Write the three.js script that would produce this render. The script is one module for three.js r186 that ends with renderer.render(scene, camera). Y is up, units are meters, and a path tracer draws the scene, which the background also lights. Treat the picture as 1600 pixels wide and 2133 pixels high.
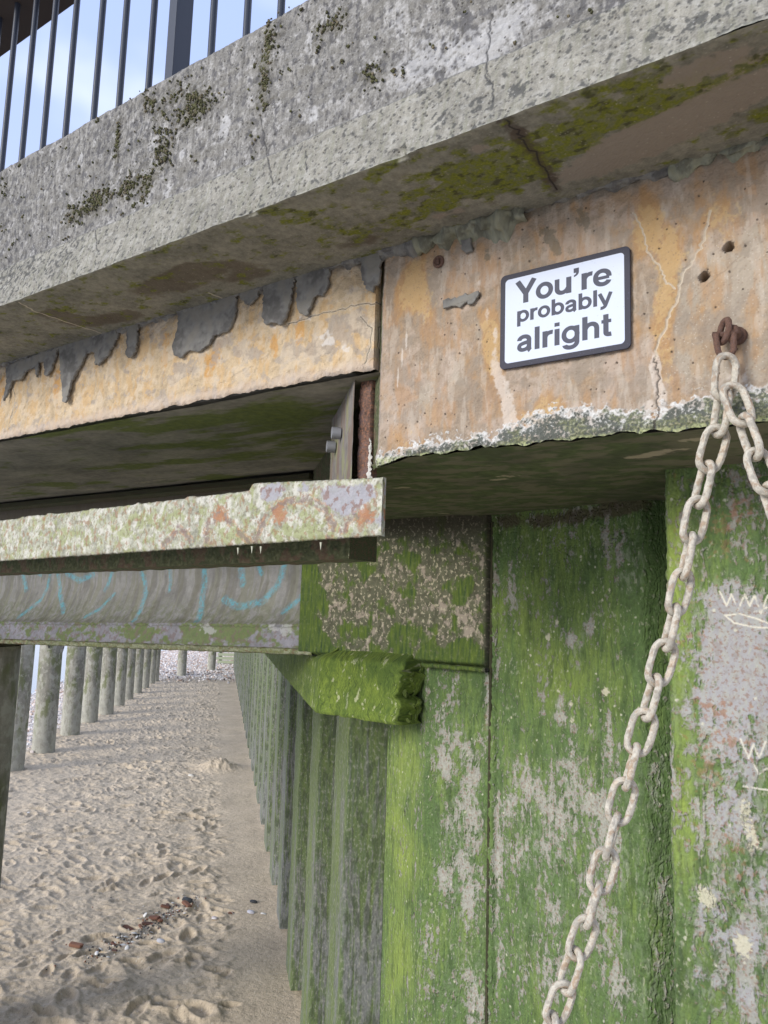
import * as THREE from 'three';
import { mergeGeometries } from 'three/addons/utils/BufferGeometryUtils.js';
import { RoundedBoxGeometry } from 'three/addons/geometries/RoundedBoxGeometry.js';

// ---------------------------------------------------------------- camera, sky, sun, exposure
const scene = new THREE.Scene();
const camera = new THREE.PerspectiveCamera(67.36, 768 / 1024, 0.05, 3000);
camera.position.set(1.134, 3.05, 1.566);
camera.quaternion.setFromRotationMatrix(new THREE.Matrix4().makeBasis(
  new THREE.Vector3(0.81997, 0.02998, -0.57163), new THREE.Vector3(0.04783, 0.99155, 0.12062), new THREE.Vector3(0.57041, -0.12625, 0.8116)));
const EXPOSURE = 3.1, SKY = 0.54, SUN = 1.0;
const sunDir = new THREE.Vector3(-0.3, 0.36, 0.88).normalize();
const renderer = new THREE.WebGLRenderer({ antialias: true });
renderer.setSize(768, 1024);
renderer.toneMapping = THREE.LinearToneMapping;
renderer.toneMappingExposure = EXPOSURE;
renderer.shadowMap.enabled = true;

// ---------------------------------------------------------------- small tools
let seed = 7;
const rnd = () => { seed = (seed + 0x6d2b79f5) | 0; let t = Math.imul(seed ^ (seed >>> 15), 1 | seed); t = (t + Math.imul(t ^ (t >>> 7), 61 | t)) ^ t; return ((t ^ (t >>> 14)) >>> 0) / 4294967296; };
const rr = (a, b) => a + (b - a) * rnd();
const ss = (a, b, x) => { x = (x - a) / (b - a); x = x < 0 ? 0 : x > 1 ? 1 : x; return x * x * (3 - 2 * x); };
const mix = (a, b, t) => a + (b - a) * t, clamp = (x, a = 0, b = 1) => (x < a ? a : x > b ? b : x);
function hash(x, y, s) { let h = Math.imul(x, 374761393) ^ Math.imul(y, 668265263) ^ Math.imul(s, 1442695041); h = Math.imul(h ^ (h >>> 13), 1274126177); h = Math.imul(h ^ (h >>> 15), 2246822519); return ((h ^ (h >>> 14)) >>> 0) / 4294967296; }
function vn(x, y, s, w = 0) {                         // value noise; w > 0 repeats every w cells
  let ix = Math.floor(x), iy = Math.floor(y), fx = x - ix, fy = y - iy, jx = ix + 1, jy = iy + 1;
  fx = fx * fx * fx * (fx * (fx * 6 - 15) + 10); fy = fy * fy * fy * (fy * (fy * 6 - 15) + 10);
  if (w) { ix = ((ix % w) + w) % w; jx = ((jx % w) + w) % w; iy = ((iy % w) + w) % w; jy = ((jy % w) + w) % w; }
  const a = hash(ix, iy, s), b = hash(jx, iy, s), c = hash(ix, jy, s), d = hash(jx, jy, s);
  return a + (b - a) * fx + (c - a + (a - b - c + d) * fx) * fy;
}
const PERM = new Uint16Array(8192), GX = new Float32Array(4096), GY = new Float32Array(4096);
{ const p = [...Array(4096).keys()]; for (let i = 4095; i > 0; i--) { const j = Math.floor(rnd() * (i + 1)); [p[i], p[j]] = [p[j], p[i]]; } for (let i = 0; i < 8192; i++) PERM[i] = p[i & 4095]; for (let i = 0; i < 4096; i++) { const a = rnd() * 6.2832; GX[i] = Math.cos(a); GY[i] = Math.sin(a); } }
function gn(x, y, s, w) {                             // gradient noise about 0; w > 0 repeats every w cells
  let ix = Math.floor(x), iy = Math.floor(y), jx = ix + 1, jy = iy + 1; const fx = x - ix, fy = y - iy;
  if (w) { ix = ((ix % w) + w) % w; jx = ((jx % w) + w) % w; iy = ((iy % w) + w) % w; jy = ((jy % w) + w) % w; }
  const u = fx * fx * fx * (fx * (fx * 6 - 15) + 10), v = fy * fy * fy * (fy * (fy * 6 - 15) + 10), o = s * 613;
  const r0 = PERM[(iy + o) & 4095], r1 = PERM[(jy + o) & 4095], a = PERM[(ix & 4095) + r0], b = PERM[(jx & 4095) + r0], c = PERM[(ix & 4095) + r1], d = PERM[(jx & 4095) + r1];
  const ga = GX[a] * fx + GY[a] * fy, gb = GX[b] * (fx - 1) + GY[b] * fy, gc = GX[c] * fx + GY[c] * (fy - 1), gd = GX[d] * (fx - 1) + GY[d] * (fy - 1), t = ga + (gb - ga) * u;
  return t + (gc + (gd - gc) * u - t) * v;
}
function fbm(x, y, o, s, w = 0) {                     // about 0.5
  let v = 0, a = 1, t = 0;
  for (let i = 0; i < o; i++) {
    v += a * gn(x, y, s + i * 17, w); t += a * a; a *= 0.58;
    if (w) { x *= 2; y *= 2; w *= 2; } else { const q = 1.58 * x + 1.24 * y + 3.7; y = -1.24 * x + 1.58 * y + 1.3; x = q; }
  }
  return 0.5 + 0.62 * v / Math.sqrt(t);
}
const ridge = (x, y, o, s, w = 0) => { let v = 0, a = 0.5, t = 0; for (let i = 0; i < o; i++) { v += a * (1 - Math.abs(2.2 * gn(x, y, s + i * 13, w))); t += a; a *= 0.5; if (w) { x *= 2; y *= 2; w *= 2; } else { const q = 1.58 * x + 1.24 * y; y = -1.24 * x + 1.58 * y; x = q; } } return v / t; };
let cellId = 0;
function cell(x, y, s, w = 0) {                       // distance to the nearest of scattered points
  const ix = Math.floor(x), iy = Math.floor(y); let best = 9;
  for (let j = -1; j < 2; j++) for (let i = -1; i < 2; i++) {
    let cx = ix + i, cy = iy + j, hx = cx, hy = cy;
    if (w) { hx = ((cx % w) + w) % w; hy = ((cy % w) + w) % w; }
    const px = cx + hash(hx, hy, s), py = cy + hash(hx, hy, s + 5), d = (px - x) ** 2 + (py - y) ** 2;
    if (d < best) { best = d; cellId = hash(hx, hy, s + 9); }
  }
  return Math.sqrt(best);
}
function blobs(list) {                                // [x, y, rx, ry, amount]
  return (x, y) => { let v = 0; for (const b of list) { const dx = (x - b[0]) / b[2], dy = (y - b[1]) / b[3], d = dx * dx + dy * dy; if (d < 4) { const k = 1 - d / 4; v += b[4] * k * k * k; } } return v; };
}
function lineDist(lines) {                            // distance to jagged polylines, each [points, jag]
  const segs = [];
  for (const [pts, jag = 0] of lines) {
    let out = [pts[0]];
    for (let i = 1; i < pts.length; i++) { const a = pts[i - 1], b = pts[i], n = jag ? 6 : 1; for (let k = 1; k <= n; k++) { const t = k / n, j = k < n ? jag : 0; out.push([mix(a[0], b[0], t) + rr(-j, j), mix(a[1], b[1], t) + rr(-j, j)]); } }
    for (let i = 1; i < out.length; i++) segs.push([...out[i - 1], ...out[i]]);
  }
  let x0 = 1e9, x1 = -1e9, y0 = 1e9, y1 = -1e9; for (const [a, b, c, d] of segs) { x0 = Math.min(x0, a, c); x1 = Math.max(x1, a, c); y0 = Math.min(y0, b, d); y1 = Math.max(y1, b, d); }
  return (x, y) => {
    if (x < x0 - 0.05 || x > x1 + 0.05 || y < y0 - 0.05 || y > y1 + 0.05) return 1;
    let best = 1;
    for (const [ax, ay, bx, by] of segs) {
      const dx = bx - ax, dy = by - ay; let t = ((x - ax) * dx + (y - ay) * dy) / (dx * dx + dy * dy + 1e-12); t = t < 0 ? 0 : t > 1 ? 1 : t;
      const ex = x - ax - dx * t, ey = y - ay - dy * t, d = ex * ex + ey * ey; if (d < best) best = d;
    }
    return Math.sqrt(best);
  };
}

// ---------------------------------------------------------------- computed surfaces: colour (linear), height 0..1
const LUT = new Uint8Array(4097); for (let i = 0; i <= 4096; i++) { const c = i / 4096; LUT[i] = Math.round(255 * (c <= 0.0031308 ? 12.92 * c : 1.055 * c ** (1 / 2.4) - 0.055)); }
let R = 0, G = 0, B = 0, H = 0;
const rgb = (r, g, b) => { R = r; G = g; B = b; };
const over = (t, r, g, b) => { R += (r - R) * t; G += (g - G) * t; B += (b - B) * t; };
const scale = (k) => { R *= k; G *= k; B *= k; };
function surface(x0, y0, mw, mh, ppm, fn, o = {}) {
  const w = Math.min(2048, Math.round(mw * ppm)), h = Math.min(2048, Math.round(mh * ppm)), col = new Uint8Array(w * h * 4), hgt = new Float32Array(w * h);
  for (let j = 0, i = 0; j < h; j++) for (let k = 0; k < w; k++, i++) {
    H = 0.5; fn(x0 + (k + 0.5) / w * mw, y0 + (j + 0.5) / h * mh);
    col[i * 4] = LUT[(clamp(R) * 4096) | 0]; col[i * 4 + 1] = LUT[(clamp(G) * 4096) | 0]; col[i * 4 + 2] = LUT[(clamp(B) * 4096) | 0]; col[i * 4 + 3] = 255; hgt[i] = clamp(H);
  }
  const wrap = o.tile ? THREE.RepeatWrapping : THREE.MirroredRepeatWrapping;
  const mk = (d, type, f) => { const t = new THREE.DataTexture(d, w, h, f, type); t.wrapS = t.wrapT = wrap; t.magFilter = THREE.LinearFilter; t.minFilter = THREE.LinearMipmapLinearFilter; t.generateMipmaps = true; t.needsUpdate = true; return t; };
  const map = mk(col, THREE.UnsignedByteType, THREE.RGBAFormat); map.colorSpace = THREE.SRGBColorSpace;
  const bump = mk(hgt, THREE.FloatType, THREE.RedFormat);
  const mat = new THREE.MeshStandardMaterial({ map, bumpMap: bump, bumpScale: o.bump ?? 0.006, roughness: o.rough ?? 0.93, metalness: 0 });
  return { mat, uv: (x, y) => [(x - x0) / mw, (y - y0) / mh],
    at: (x, y) => { let u = (x - x0) / mw, v = (y - y0) / mh; if (o.tile) { u -= Math.floor(u); v -= Math.floor(v); } else { u = Math.abs(u) % 2; v = Math.abs(v) % 2; if (u > 1) u = 2 - u; if (v > 1) v = 2 - v; } return hgt[Math.min(h - 1, (v * h) | 0) * w + Math.min(w - 1, (u * w) | 0)]; } };
}

// ---------------------------------------------------------------- geometry and scene-graph tools
function grid(nu, nv, pos, uv) {                      // a sheet of nu x nv cells; pos and uv take 0..1
  const P = new Float32Array((nu + 1) * (nv + 1) * 3), U = new Float32Array((nu + 1) * (nv + 1) * 2), I = new Uint32Array(nu * nv * 6);
  let p = 0, q = 0, n = 0;
  for (let j = 0; j <= nv; j++) for (let i = 0; i <= nu; i++) { const a = pos(i / nu, j / nv, i, j), b = uv ? uv(i / nu, j / nv, a) : [i / nu, j / nv]; P[p++] = a[0]; P[p++] = a[1]; P[p++] = a[2]; U[q++] = b[0]; U[q++] = b[1]; }
  for (let j = 0; j < nv; j++) for (let i = 0; i < nu; i++) { const a = j * (nu + 1) + i, b = a + 1, c = a + nu + 1, d = c + 1; I[n++] = a; I[n++] = b; I[n++] = d; I[n++] = a; I[n++] = d; I[n++] = c; }
  const g = new THREE.BufferGeometry(); g.setAttribute('position', new THREE.BufferAttribute(P, 3)); g.setAttribute('uv', new THREE.BufferAttribute(U, 2)); g.setIndex(new THREE.BufferAttribute(I, 1)); g.computeVertexNormals(); return g;
}
const used = {};
const numbered = (n) => { const k = (used[n] = (used[n] ?? -1) + 1); return k ? n + '_' + String(k).padStart(3, '0') : n; };
function thing(name, label, category, pos = [0, 0, 0], group) { const o = new THREE.Group(); o.name = numbered(name); o.position.set(...pos); o.userData = { label, category }; if (group) o.userData.group = group; scene.add(o); return o; }
function part(name, geo, mat, parent, data) { const m = new THREE.Mesh(geo, mat); m.name = name; m.castShadow = m.receiveShadow = true; if (data) m.userData = data; parent.add(m); return m; }
function solo(name, geo, mat, label, category, group) { const m = part(numbered(name), geo, mat, scene, { label, category }); if (group) m.userData.group = group; return m; }
const shift = (g, x, y, z) => g.translate(x, y, z);
const box = (w, h, d, x, y, z, r = 0) => shift(r ? new RoundedBoxGeometry(w, h, d, 2, r) : new THREE.BoxGeometry(w, h, d), x, y, z);
const plain = (r, g, b, rough = 0.8, metal = 0) => new THREE.MeshStandardMaterial({ color: new THREE.Color().setRGB(r, g, b), roughness: rough, metalness: metal });
function tube(pts, r, seg = 8, closed = false, n = 0) { return new THREE.TubeGeometry(new THREE.CatmullRomCurve3(pts.map((p) => new THREE.Vector3(...p)), closed, 'centripetal'), n || pts.length * 4, r, seg, closed); }
function roughen(g, amp, freq, s = 1) {               // push vertices about with a noise of their place
  const p = g.attributes.position; for (let i = 0; i < p.count; i++) { const x = p.getX(i), y = p.getY(i), z = p.getZ(i); p.setXYZ(i, x + amp * (2 * fbm(y * freq + 9, z * freq + x * freq * 0.7, 3, s) - 1), y + amp * (2 * fbm(z * freq, x * freq + y * freq * 0.6, 3, s + 40) - 1), z + amp * (2 * fbm(x * freq + 4, y * freq + z * freq * 0.7, 3, s + 80) - 1)); } g.computeVertexNormals(); return g;
}

// ---------------------------------------------------------------- sky
{
  const w = 1024, h = 512, d = new Float32Array(w * h * 4);
  for (let j = 0, i = 0; j < h; j++) for (let k = 0; k < w; k++, i += 4) {
    const el = (j + 0.5) / h * Math.PI - Math.PI / 2, az = ((k + 0.5) / w) * Math.PI * 2, c = Math.cos(el), x = c * Math.cos(az), z = c * Math.sin(az), y = Math.sin(el);
    const hgt = Math.max(y, 0.03) + 0.22, u = x / hgt, v = z / hgt;
    const cl = ss(0.36, 0.64, fbm(u * 1.3 + 11, v * 1.3 + 4, 6, 31)) * 0.8 + 0.1, haze = Math.exp(-Math.max(y, 0) * 5);
    let r = mix(0.27, 0.60, cl), g = mix(0.37, 0.66, cl), b = mix(0.68, 0.80, cl);
    r = mix(r, 1.02, haze * 0.85); g = mix(g, 1.03, haze * 0.8); b = mix(b, 1.06, haze * 0.8);
    if (y < 0) { r *= 0.5; g *= 0.5; b *= 0.5; }
    d[i] = r * SKY; d[i + 1] = g * SKY; d[i + 2] = b * SKY; d[i + 3] = 1;
  }
  const t = new THREE.DataTexture(d, w, h, THREE.RGBAFormat, THREE.FloatType); t.mapping = THREE.EquirectangularReflectionMapping; t.magFilter = THREE.LinearFilter; t.needsUpdate = true;
  scene.background = t; scene.environment = t;
  const sun = new THREE.DirectionalLight(new THREE.Color().setRGB(1, 0.95, 0.88), SUN); sun.position.copy(sunDir).multiplyScalar(60); sun.target.position.set(0, 2, 0);
  sun.castShadow = true; sun.shadow.radius = 45; sun.shadow.mapSize.set(2048, 2048); Object.assign(sun.shadow.camera, { left: -40, right: 40, top: 40, bottom: -40, near: 1, far: 160 });
  scene.add(sun, sun.target);
}

// ================================================================ SURFACES
// ---- weathered grey concrete of the deck edge: x along the edge, y unrolled upwards (0 = lower lip, 0.166 = arris, 0.556 = top)
const ARRIS = 0.166;
const edgeY = (y) => (y >= 4.15 ? y - 4.15 + ARRIS : (y - 3.985) / 0.165 * ARRIS);
const fMoss = blobs([...[[-0.633,4.481],[-0.585,4.433],[-0.527,4.462],[-0.463,4.423],[-0.415,4.433],[-0.383,4.386],[-0.437,4.357],[-0.497,4.364],[-0.539,4.279],[-0.586,4.236],[-0.626,4.220],[-0.674,4.264],[-0.716,4.240],[-0.880,4.259],[-0.938,4.229],[-0.988,4.228],[-0.852,4.228],[-0.809,4.261],[-0.575,4.334],[-0.154,4.510],[-0.165,4.421],[-0.171,4.325],[0.008,4.418],[0.074,4.420],[0.164,4.254],[-1.402,4.459]].map((p) => [p[0], p[1] - 4.15 + ARRIS, 0.035, 0.04, 0.8]), ...[[-0.766,4.431],[-0.764,4.361],[-0.160,4.465],[-0.166,4.375]].map((p) => [p[0], p[1] - 4.15 + ARRIS, 0.012, 0.06, 1])]);
const fWhite = blobs([...[[-0.557,4.357],[-0.597,4.342],[-0.299,4.306],[-0.309,4.269],[-0.021,4.405],[0.005,4.208],[-0.518,4.173],[-0.599,4.161]].map((p) => [p[0], p[1] - 4.15 + ARRIS, 0.022, 0.035, 1]), ...[[-0.465,4.268],[-0.951,4.420]].map((p) => [p[0], p[1] - 4.15 + ARRIS, 0.014, 0.018, 1.6]), ...[[0.266,4.316],[0.244,4.204],[0.359,4.257],[0.301,4.198],[0.418,4.183],[0.510,4.207],[0.530,4.240],[0.457,4.161],[0.226,4.381]].map((p) => [p[0], p[1] - 4.15 + ARRIS, 0.07, 0.06, 0.55])]);
const fDark = blobs([...[[0.416,4.282],[0.405,4.254],[0.349,4.162],[0.300,4.233],[0.695,4.168],[0.740,4.181]].map((p) => [p[0], p[1] - 4.15 + ARRIS, 0.035, 0.05, 1]), [-1.35, 0.3, 0.2, 0.3, 0.5], [-0.75, 0.42, 0.25, 0.12, 0.6], ...[[-1.017,4.070],[-1.153,4.095],[-1.281,4.100],[-0.923,4.116]].map((p) => [p[0], edgeY(p[1]), 0.06, 0.05, 0.8]), ...[[0.552,4.045],[0.537,4.041],[0.459,4.040],[0.810,4.050],[0.861,4.037],[0.900,4.033],[0.381,4.047]].map((p) => [p[0], edgeY(p[1]), 0.02, 0.02, 1.3])]);
const fCrack = lineDist([[[[0.472,4.256],[0.467,4.210],[0.465,4.152]].map((p) => [p[0], p[1] - 4.15 + ARRIS]), 0.004], [[[0.465,4.151],[0.467,4.110],[0.485,4.087],[0.489,4.039]].map((p) => [p[0], edgeY(p[1])]), 0.003], [[[-0.176,4.274],[-0.148,4.161]].map((p) => [p[0], p[1] - 4.15 + ARRIS]), 0.004], [[[-0.138,4.145],[-0.097,4.051]].map((p) => [p[0], edgeY(p[1])]), 0.003], [[[-0.005,4.113],[0.013,4.047]].map((p) => [p[0], edgeY(p[1])]), 0.003], [[[-0.835,4.139],[-0.784,4.059]].map((p) => [p[0], edgeY(p[1])]), 0.003]]);
const sEdge = surface(-1.9, 0, 3.2, 0.562, 580, (x, y) => {
  const up = y > ARRIS, n = fbm(x * 9, y * 9, 5, 1), f = fbm(x * 60, y * 60, 4, 2), vf = fbm(x * 260, y * 260, 3, 3), st = fbm(x * 70, y * 7, 4, 5);
  H = 0.45 + 0.25 * (f - 0.5) + 0.3 * (vf - 0.5);
  if (up) {
    rgb(0.235, 0.226, 0.205); scale(0.85 + 0.5 * (n - 0.5) + 0.7 * (f - 0.5) + 0.8 * (vf - 0.5) + 0.5 * (st - 0.5));
    over(ss(0.5, 0.70, fbm(x * 30, y * 20, 6, 8) + fWhite(x, y) * 0.10) * (0.15 + 0.6 * ss(0.42, 0.66, fbm(x * 95, y * 95, 4, 92))), 0.42, 0.41, 0.39);
    over(ss(0.52, 0.74, fbm(x * 52 + 5, y * 34, 6, 9) + fDark(x, y) * 0.16) * 0.8, 0.072, 0.070, 0.072);
    over(ss(0.54, 0.72, fbm(x * 12, y * 30, 4, 91)) * 0.45, 0.16, 0.15, 0.125); over(ss(0.56, 0.70, fbm(x * 110, y * 10, 5, 93)) * 0.45 * ss(0.4, 0.6, n), 0.07, 0.065, 0.055);
    const w = fWhite(x, y); over(ss(0.55, 1.0, w * (0.3 + f * 1.3)) * 0.5, 0.50, 0.495, 0.485);
    const m = ss(0.42, 0.62, fMoss(x, y) * 0.5 + (fbm(x * 70, y * 70, 4, 10) - 0.35)); over(m * 0.5, 0.10, 0.092, 0.062); H += m * 0.25;
  } else {
    rgb(0.245, 0.233, 0.195); scale(0.98 + 0.5 * (n - 0.5) + 0.5 * (f - 0.5) + 0.6 * (vf - 0.5) + 0.45 * (st - 0.5));
    over(ss(0.5, 0.75, fbm(x * 34, y * 44, 6, 12)) * 0.35, 0.42, 0.41, 0.37);
    over(ss(0.5, 0.75, fbm(x * 70, y * 7, 6, 13) + 0.1 * ss(0.05, 0, y)) * 0.4, 0.17, 0.172, 0.115);
    over(ss(0.58, 0.80, fbm(x * 60, y * 60, 6, 14) + fDark(x, y) * 0.20 + 0.10 * ss(0.03, 0, y)) * 0.85, 0.06, 0.06, 0.055);
    over(ss(0.008, 0.002, y + 0.006 * (f - 0.5)) * 0.3 * ss(0.4, 0.6, fbm(x * 20, 3, 4, 94)), 0.45, 0.45, 0.38);
  }
  const pit = cell(x * 55, y * 55, 15); if (cellId > 0.55) { const d = ss(0.16, 0.06, pit); over(d * 0.8, 0.07, 0.065, 0.06); H -= d * 0.35; }
  const gr = cell(x * 130, y * 130, 16); if (cellId > 0.9) over(ss(0.25, 0.1, gr) * 0.5, 0.52, 0.51, 0.48);
  const a = Math.abs(y - ARRIS) + 0.006 * (f - 0.5); over(ss(0.004, 0.0012, a) * 0.5 * ss(0.35, 0.55, n), 0.08, 0.08, 0.075);
  const c = fCrack(x, y); over(ss(0.0022, 0.0008, c) * 0.85, 0.05, 0.05, 0.05); H -= ss(0.003, 0.001, c) * 0.3;
}, { bump: 0.007 });

// ---- underside of the overhang: x along, y = depth z (0 at the wall, 0.34 at the lip)
const uGreen = blobs([...[[0.765,0.244],[0.851,0.257],[0.928,0.257],[0.678,0.251],[0.603,0.228],[0.497,0.220],[0.389,0.183],[0.363,0.243],[0.284,0.157],[0.183,0.132],[0.425,0.139],[0.484,0.145],[0.634,0.153],[0.820,0.209],[0.785,0.191],[0.932,0.090],[0.749,0.330]].map((p) => [p[0], p[1], 0.11, 0.05, 0.7]), ...[[-0.084,0.310],[-0.054,0.265],[-0.032,0.211],[-0.009,0.154],[-0.001,0.105],[-1.081,0.289],[-1.114,0.218],[0.233,0.324]].map((p) => [p[0], p[1], 0.06, 0.025, 0.75])]);
const uBare = blobs([...[[0.828,0.155],[0.779,0.135],[0.873,0.168],[0.727,0.113],[0.669,0.111],[0.717,0.157],[0.611,0.088],[0.876,0.277],[0.929,0.193]].map((p) => [p[0], p[1], 0.09, 0.035, 1]), ...[[0.230,0.089],[0.280,0.085],[0.436,0.278]].map((p) => [p[0], p[1], 0.02, 0.015, 1])]);
const uBrown = blobs([...[[-0.607,0.207],[-0.522,0.193],[-0.451,0.168],[-0.637,0.129],[-0.699,0.185],[-0.426,0.099],[-1.128,0.130],[-1.097,0.087],[-1.002,0.080],[-1.154,0.218],[0.025,0.089]].map((p) => [p[0], p[1], 0.09, 0.035, 0.8]), ...[[0.524,0.278],[0.524,0.222],[0.520,0.165],[0.516,0.104]].map((p) => [p[0], p[1], 0.022, 0.022, 1.3])]);
const uCrack = lineDist([[[[-1.181,0.326],[-1.210,0.252],[-1.203,0.162],[-1.194,-0.001]], 0.004], [[[-0.595,0.063],[-0.591,0.008]], 0.002]]), uCrack2 = lineDist([[[[0.525,0.364],[0.520,0.334],[0.527,0.295],[0.525,0.259],[0.526,0.191],[0.511,0.051]], 0.006]]);
const sUnder = surface(-2.3, -0.02, 3.8, 0.37, 520, (x, y) => {
  const n = fbm(x * 7, y * 9, 5, 21), f = fbm(x * 50, y * 50, 4, 22), vf = fbm(x * 200, y * 200, 3, 23);
  rgb(0.215, 0.205, 0.16); scale(0.97 + 0.8 * (n - 0.5) + 0.6 * (f - 0.5) + 0.4 * (vf - 0.5)); H = 0.5 + 0.5 * (f - 0.5) + 0.2 * (vf - 0.5);
  const b = uBrown(x, y); over(ss(0.35, 0.65, b * 0.7 + (n - 0.35)) * 0.7, 0.075, 0.052, 0.03);
  const g = ss(0.42, 0.68, uGreen(x, y) * 0.36 + fbm(x * 17, y * 26, 8, 24) * 1.1 - 0.08 - 0.13 - uBare(x, y) * 0.45); over(g * (0.6 + 0.4 * ss(0.35, 0.6, f)), 0.085 + 0.09 * f * vf * 2, 0.098 + 0.09 * f * vf * 2, 0.012); H += g * 0.1;
  over(ss(0.58, 0.75, fbm(x * 30, y * 45, 4, 25)) * g * 0.7, 0.03, 0.028, 0.012);
  const ba = ss(0.45, 0.6, uBare(x, y) * 0.6 + f * 0.5 - 0.05); over(ba * 0.85, 0.25, 0.21, 0.165);
  const gr = cell(x * 120, y * 120, 26); if (cellId > 0.93) over(ss(0.25, 0.1, gr) * 0.5, 0.42, 0.39, 0.32);
  const c = uCrack(x, y); over(ss(0.004, 0.0015, c) * 0.9, 0.5, 0.44, 0.34);
  const c2 = uCrack2(x, y); over(ss(0.02, 0.004, c2 + 0.02 * (f - 0.5)) * 0.6, 0.05, 0.03, 0.02); over(ss(0.003, 0.001, c2) * 0.9, 0.02, 0.015, 0.012);
  over(ss(0.325, 0.345, y + 0.02 * (f - 0.5)) * 0.5, 0.34, 0.33, 0.27);
}, { bump: 0.006 });

// ---- rendered wall with the sign
const wWhite = blobs([...[[0.338,3.620],[0.360,3.565],[0.374,3.512],[0.381,3.473]].map((p) => [p[0], p[1], 0.018, 0.04, 0.9]), ...[[0.269,3.903],[0.293,3.829],[0.315,3.757],[0.337,3.699]].map((p) => [p[0], p[1], 0.009, 0.035, 0.7]), ...[[0.703,3.573],[0.708,3.550],[0.710,3.515],[0.691,3.483],[0.718,3.486]].map((p) => [p[0], p[1], 0.012, 0.025, 0.9]), ...[[0.086,3.732],[0.075,3.691],[0.064,3.636]].map((p) => [p[0], p[1], 0.004, 0.03, 1]), ...[[0.865,3.514],[0.893,3.478],[0.841,3.518]].map((p) => [p[0], p[1], 0.04, 0.03, 0.35])]);
const wOrange = blobs([...[[0.114,3.869],[0.082,3.848],[0.140,3.807],[0.105,3.915]].map((p) => [p[0], p[1], 0.035, 0.05, 1.1]), ...[[0.718,3.852],[0.750,3.808],[0.690,3.877],[0.733,3.765],[0.727,3.719],[0.684,3.861],[0.859,3.848],[0.819,3.847],[0.715,3.652],[0.730,3.558],[0.331,3.674],[0.316,3.710],[0.338,3.640]].map((p) => [p[0], p[1], 0.025, 0.06, 0.9]), ...[[0.441,3.491],[0.454,3.477],[0.150,3.445],[0.078,3.466],[0.479,3.511]].map((p) => [p[0], p[1], 0.05, 0.04, 0.6])]);
const wGrey = blobs([...[[0.818,3.604],[0.870,3.677],[0.794,3.637],[0.891,3.564],[0.766,3.552],[0.847,3.738],[0.901,3.752],[0.898,3.643]].map((p) => [p[0], p[1], 0.07, 0.07, 0.8]), ...[[0.214,3.640],[0.185,3.590],[0.123,3.558],[0.479,3.548]].map((p) => [p[0], p[1], 0.06, 0.05, 0.5])]);
const wMould = blobs([...[[0.458,3.922],[0.478,3.897],[0.491,3.874],[0.561,3.913],[0.542,3.938],[0.313,3.899],[0.268,3.945]].map((p) => [p[0], p[1], 0.014, 0.03, 0.9])]);
const wCrack = lineDist([[[[0.817,3.871],[0.805,3.811],[0.786,3.781],[0.765,3.757],[0.753,3.708],[0.734,3.666],[0.712,3.618],[0.703,3.579]], 0.004]]), wCrack1 = lineDist([[[[0.703,3.579],[0.711,3.543],[0.707,3.504],[0.710,3.475],[0.700,3.431]], 0.004]]), wCrack3 = lineDist([[[[0.662,3.910],[0.682,3.868],[0.690,3.817],[0.717,3.775],[0.727,3.743],[0.746,3.722]], 0.003]]), wCrack2 = lineDist([[[[0.872,3.760],[0.811,3.718],[0.769,3.681]], 0.002]]);
const crust = (x) => 3.463 + 0.022 * ss(0.3, 0.42, x) + 0.022 * ss(0.40, 0.5, x) * ss(0.62, 0.5, x) - 0.012 * ss(0.6, 0.66, x) + 0.012 * ss(0.66, 0.8, x) - 0.025 * ss(0.14, 0.03, x);
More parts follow.
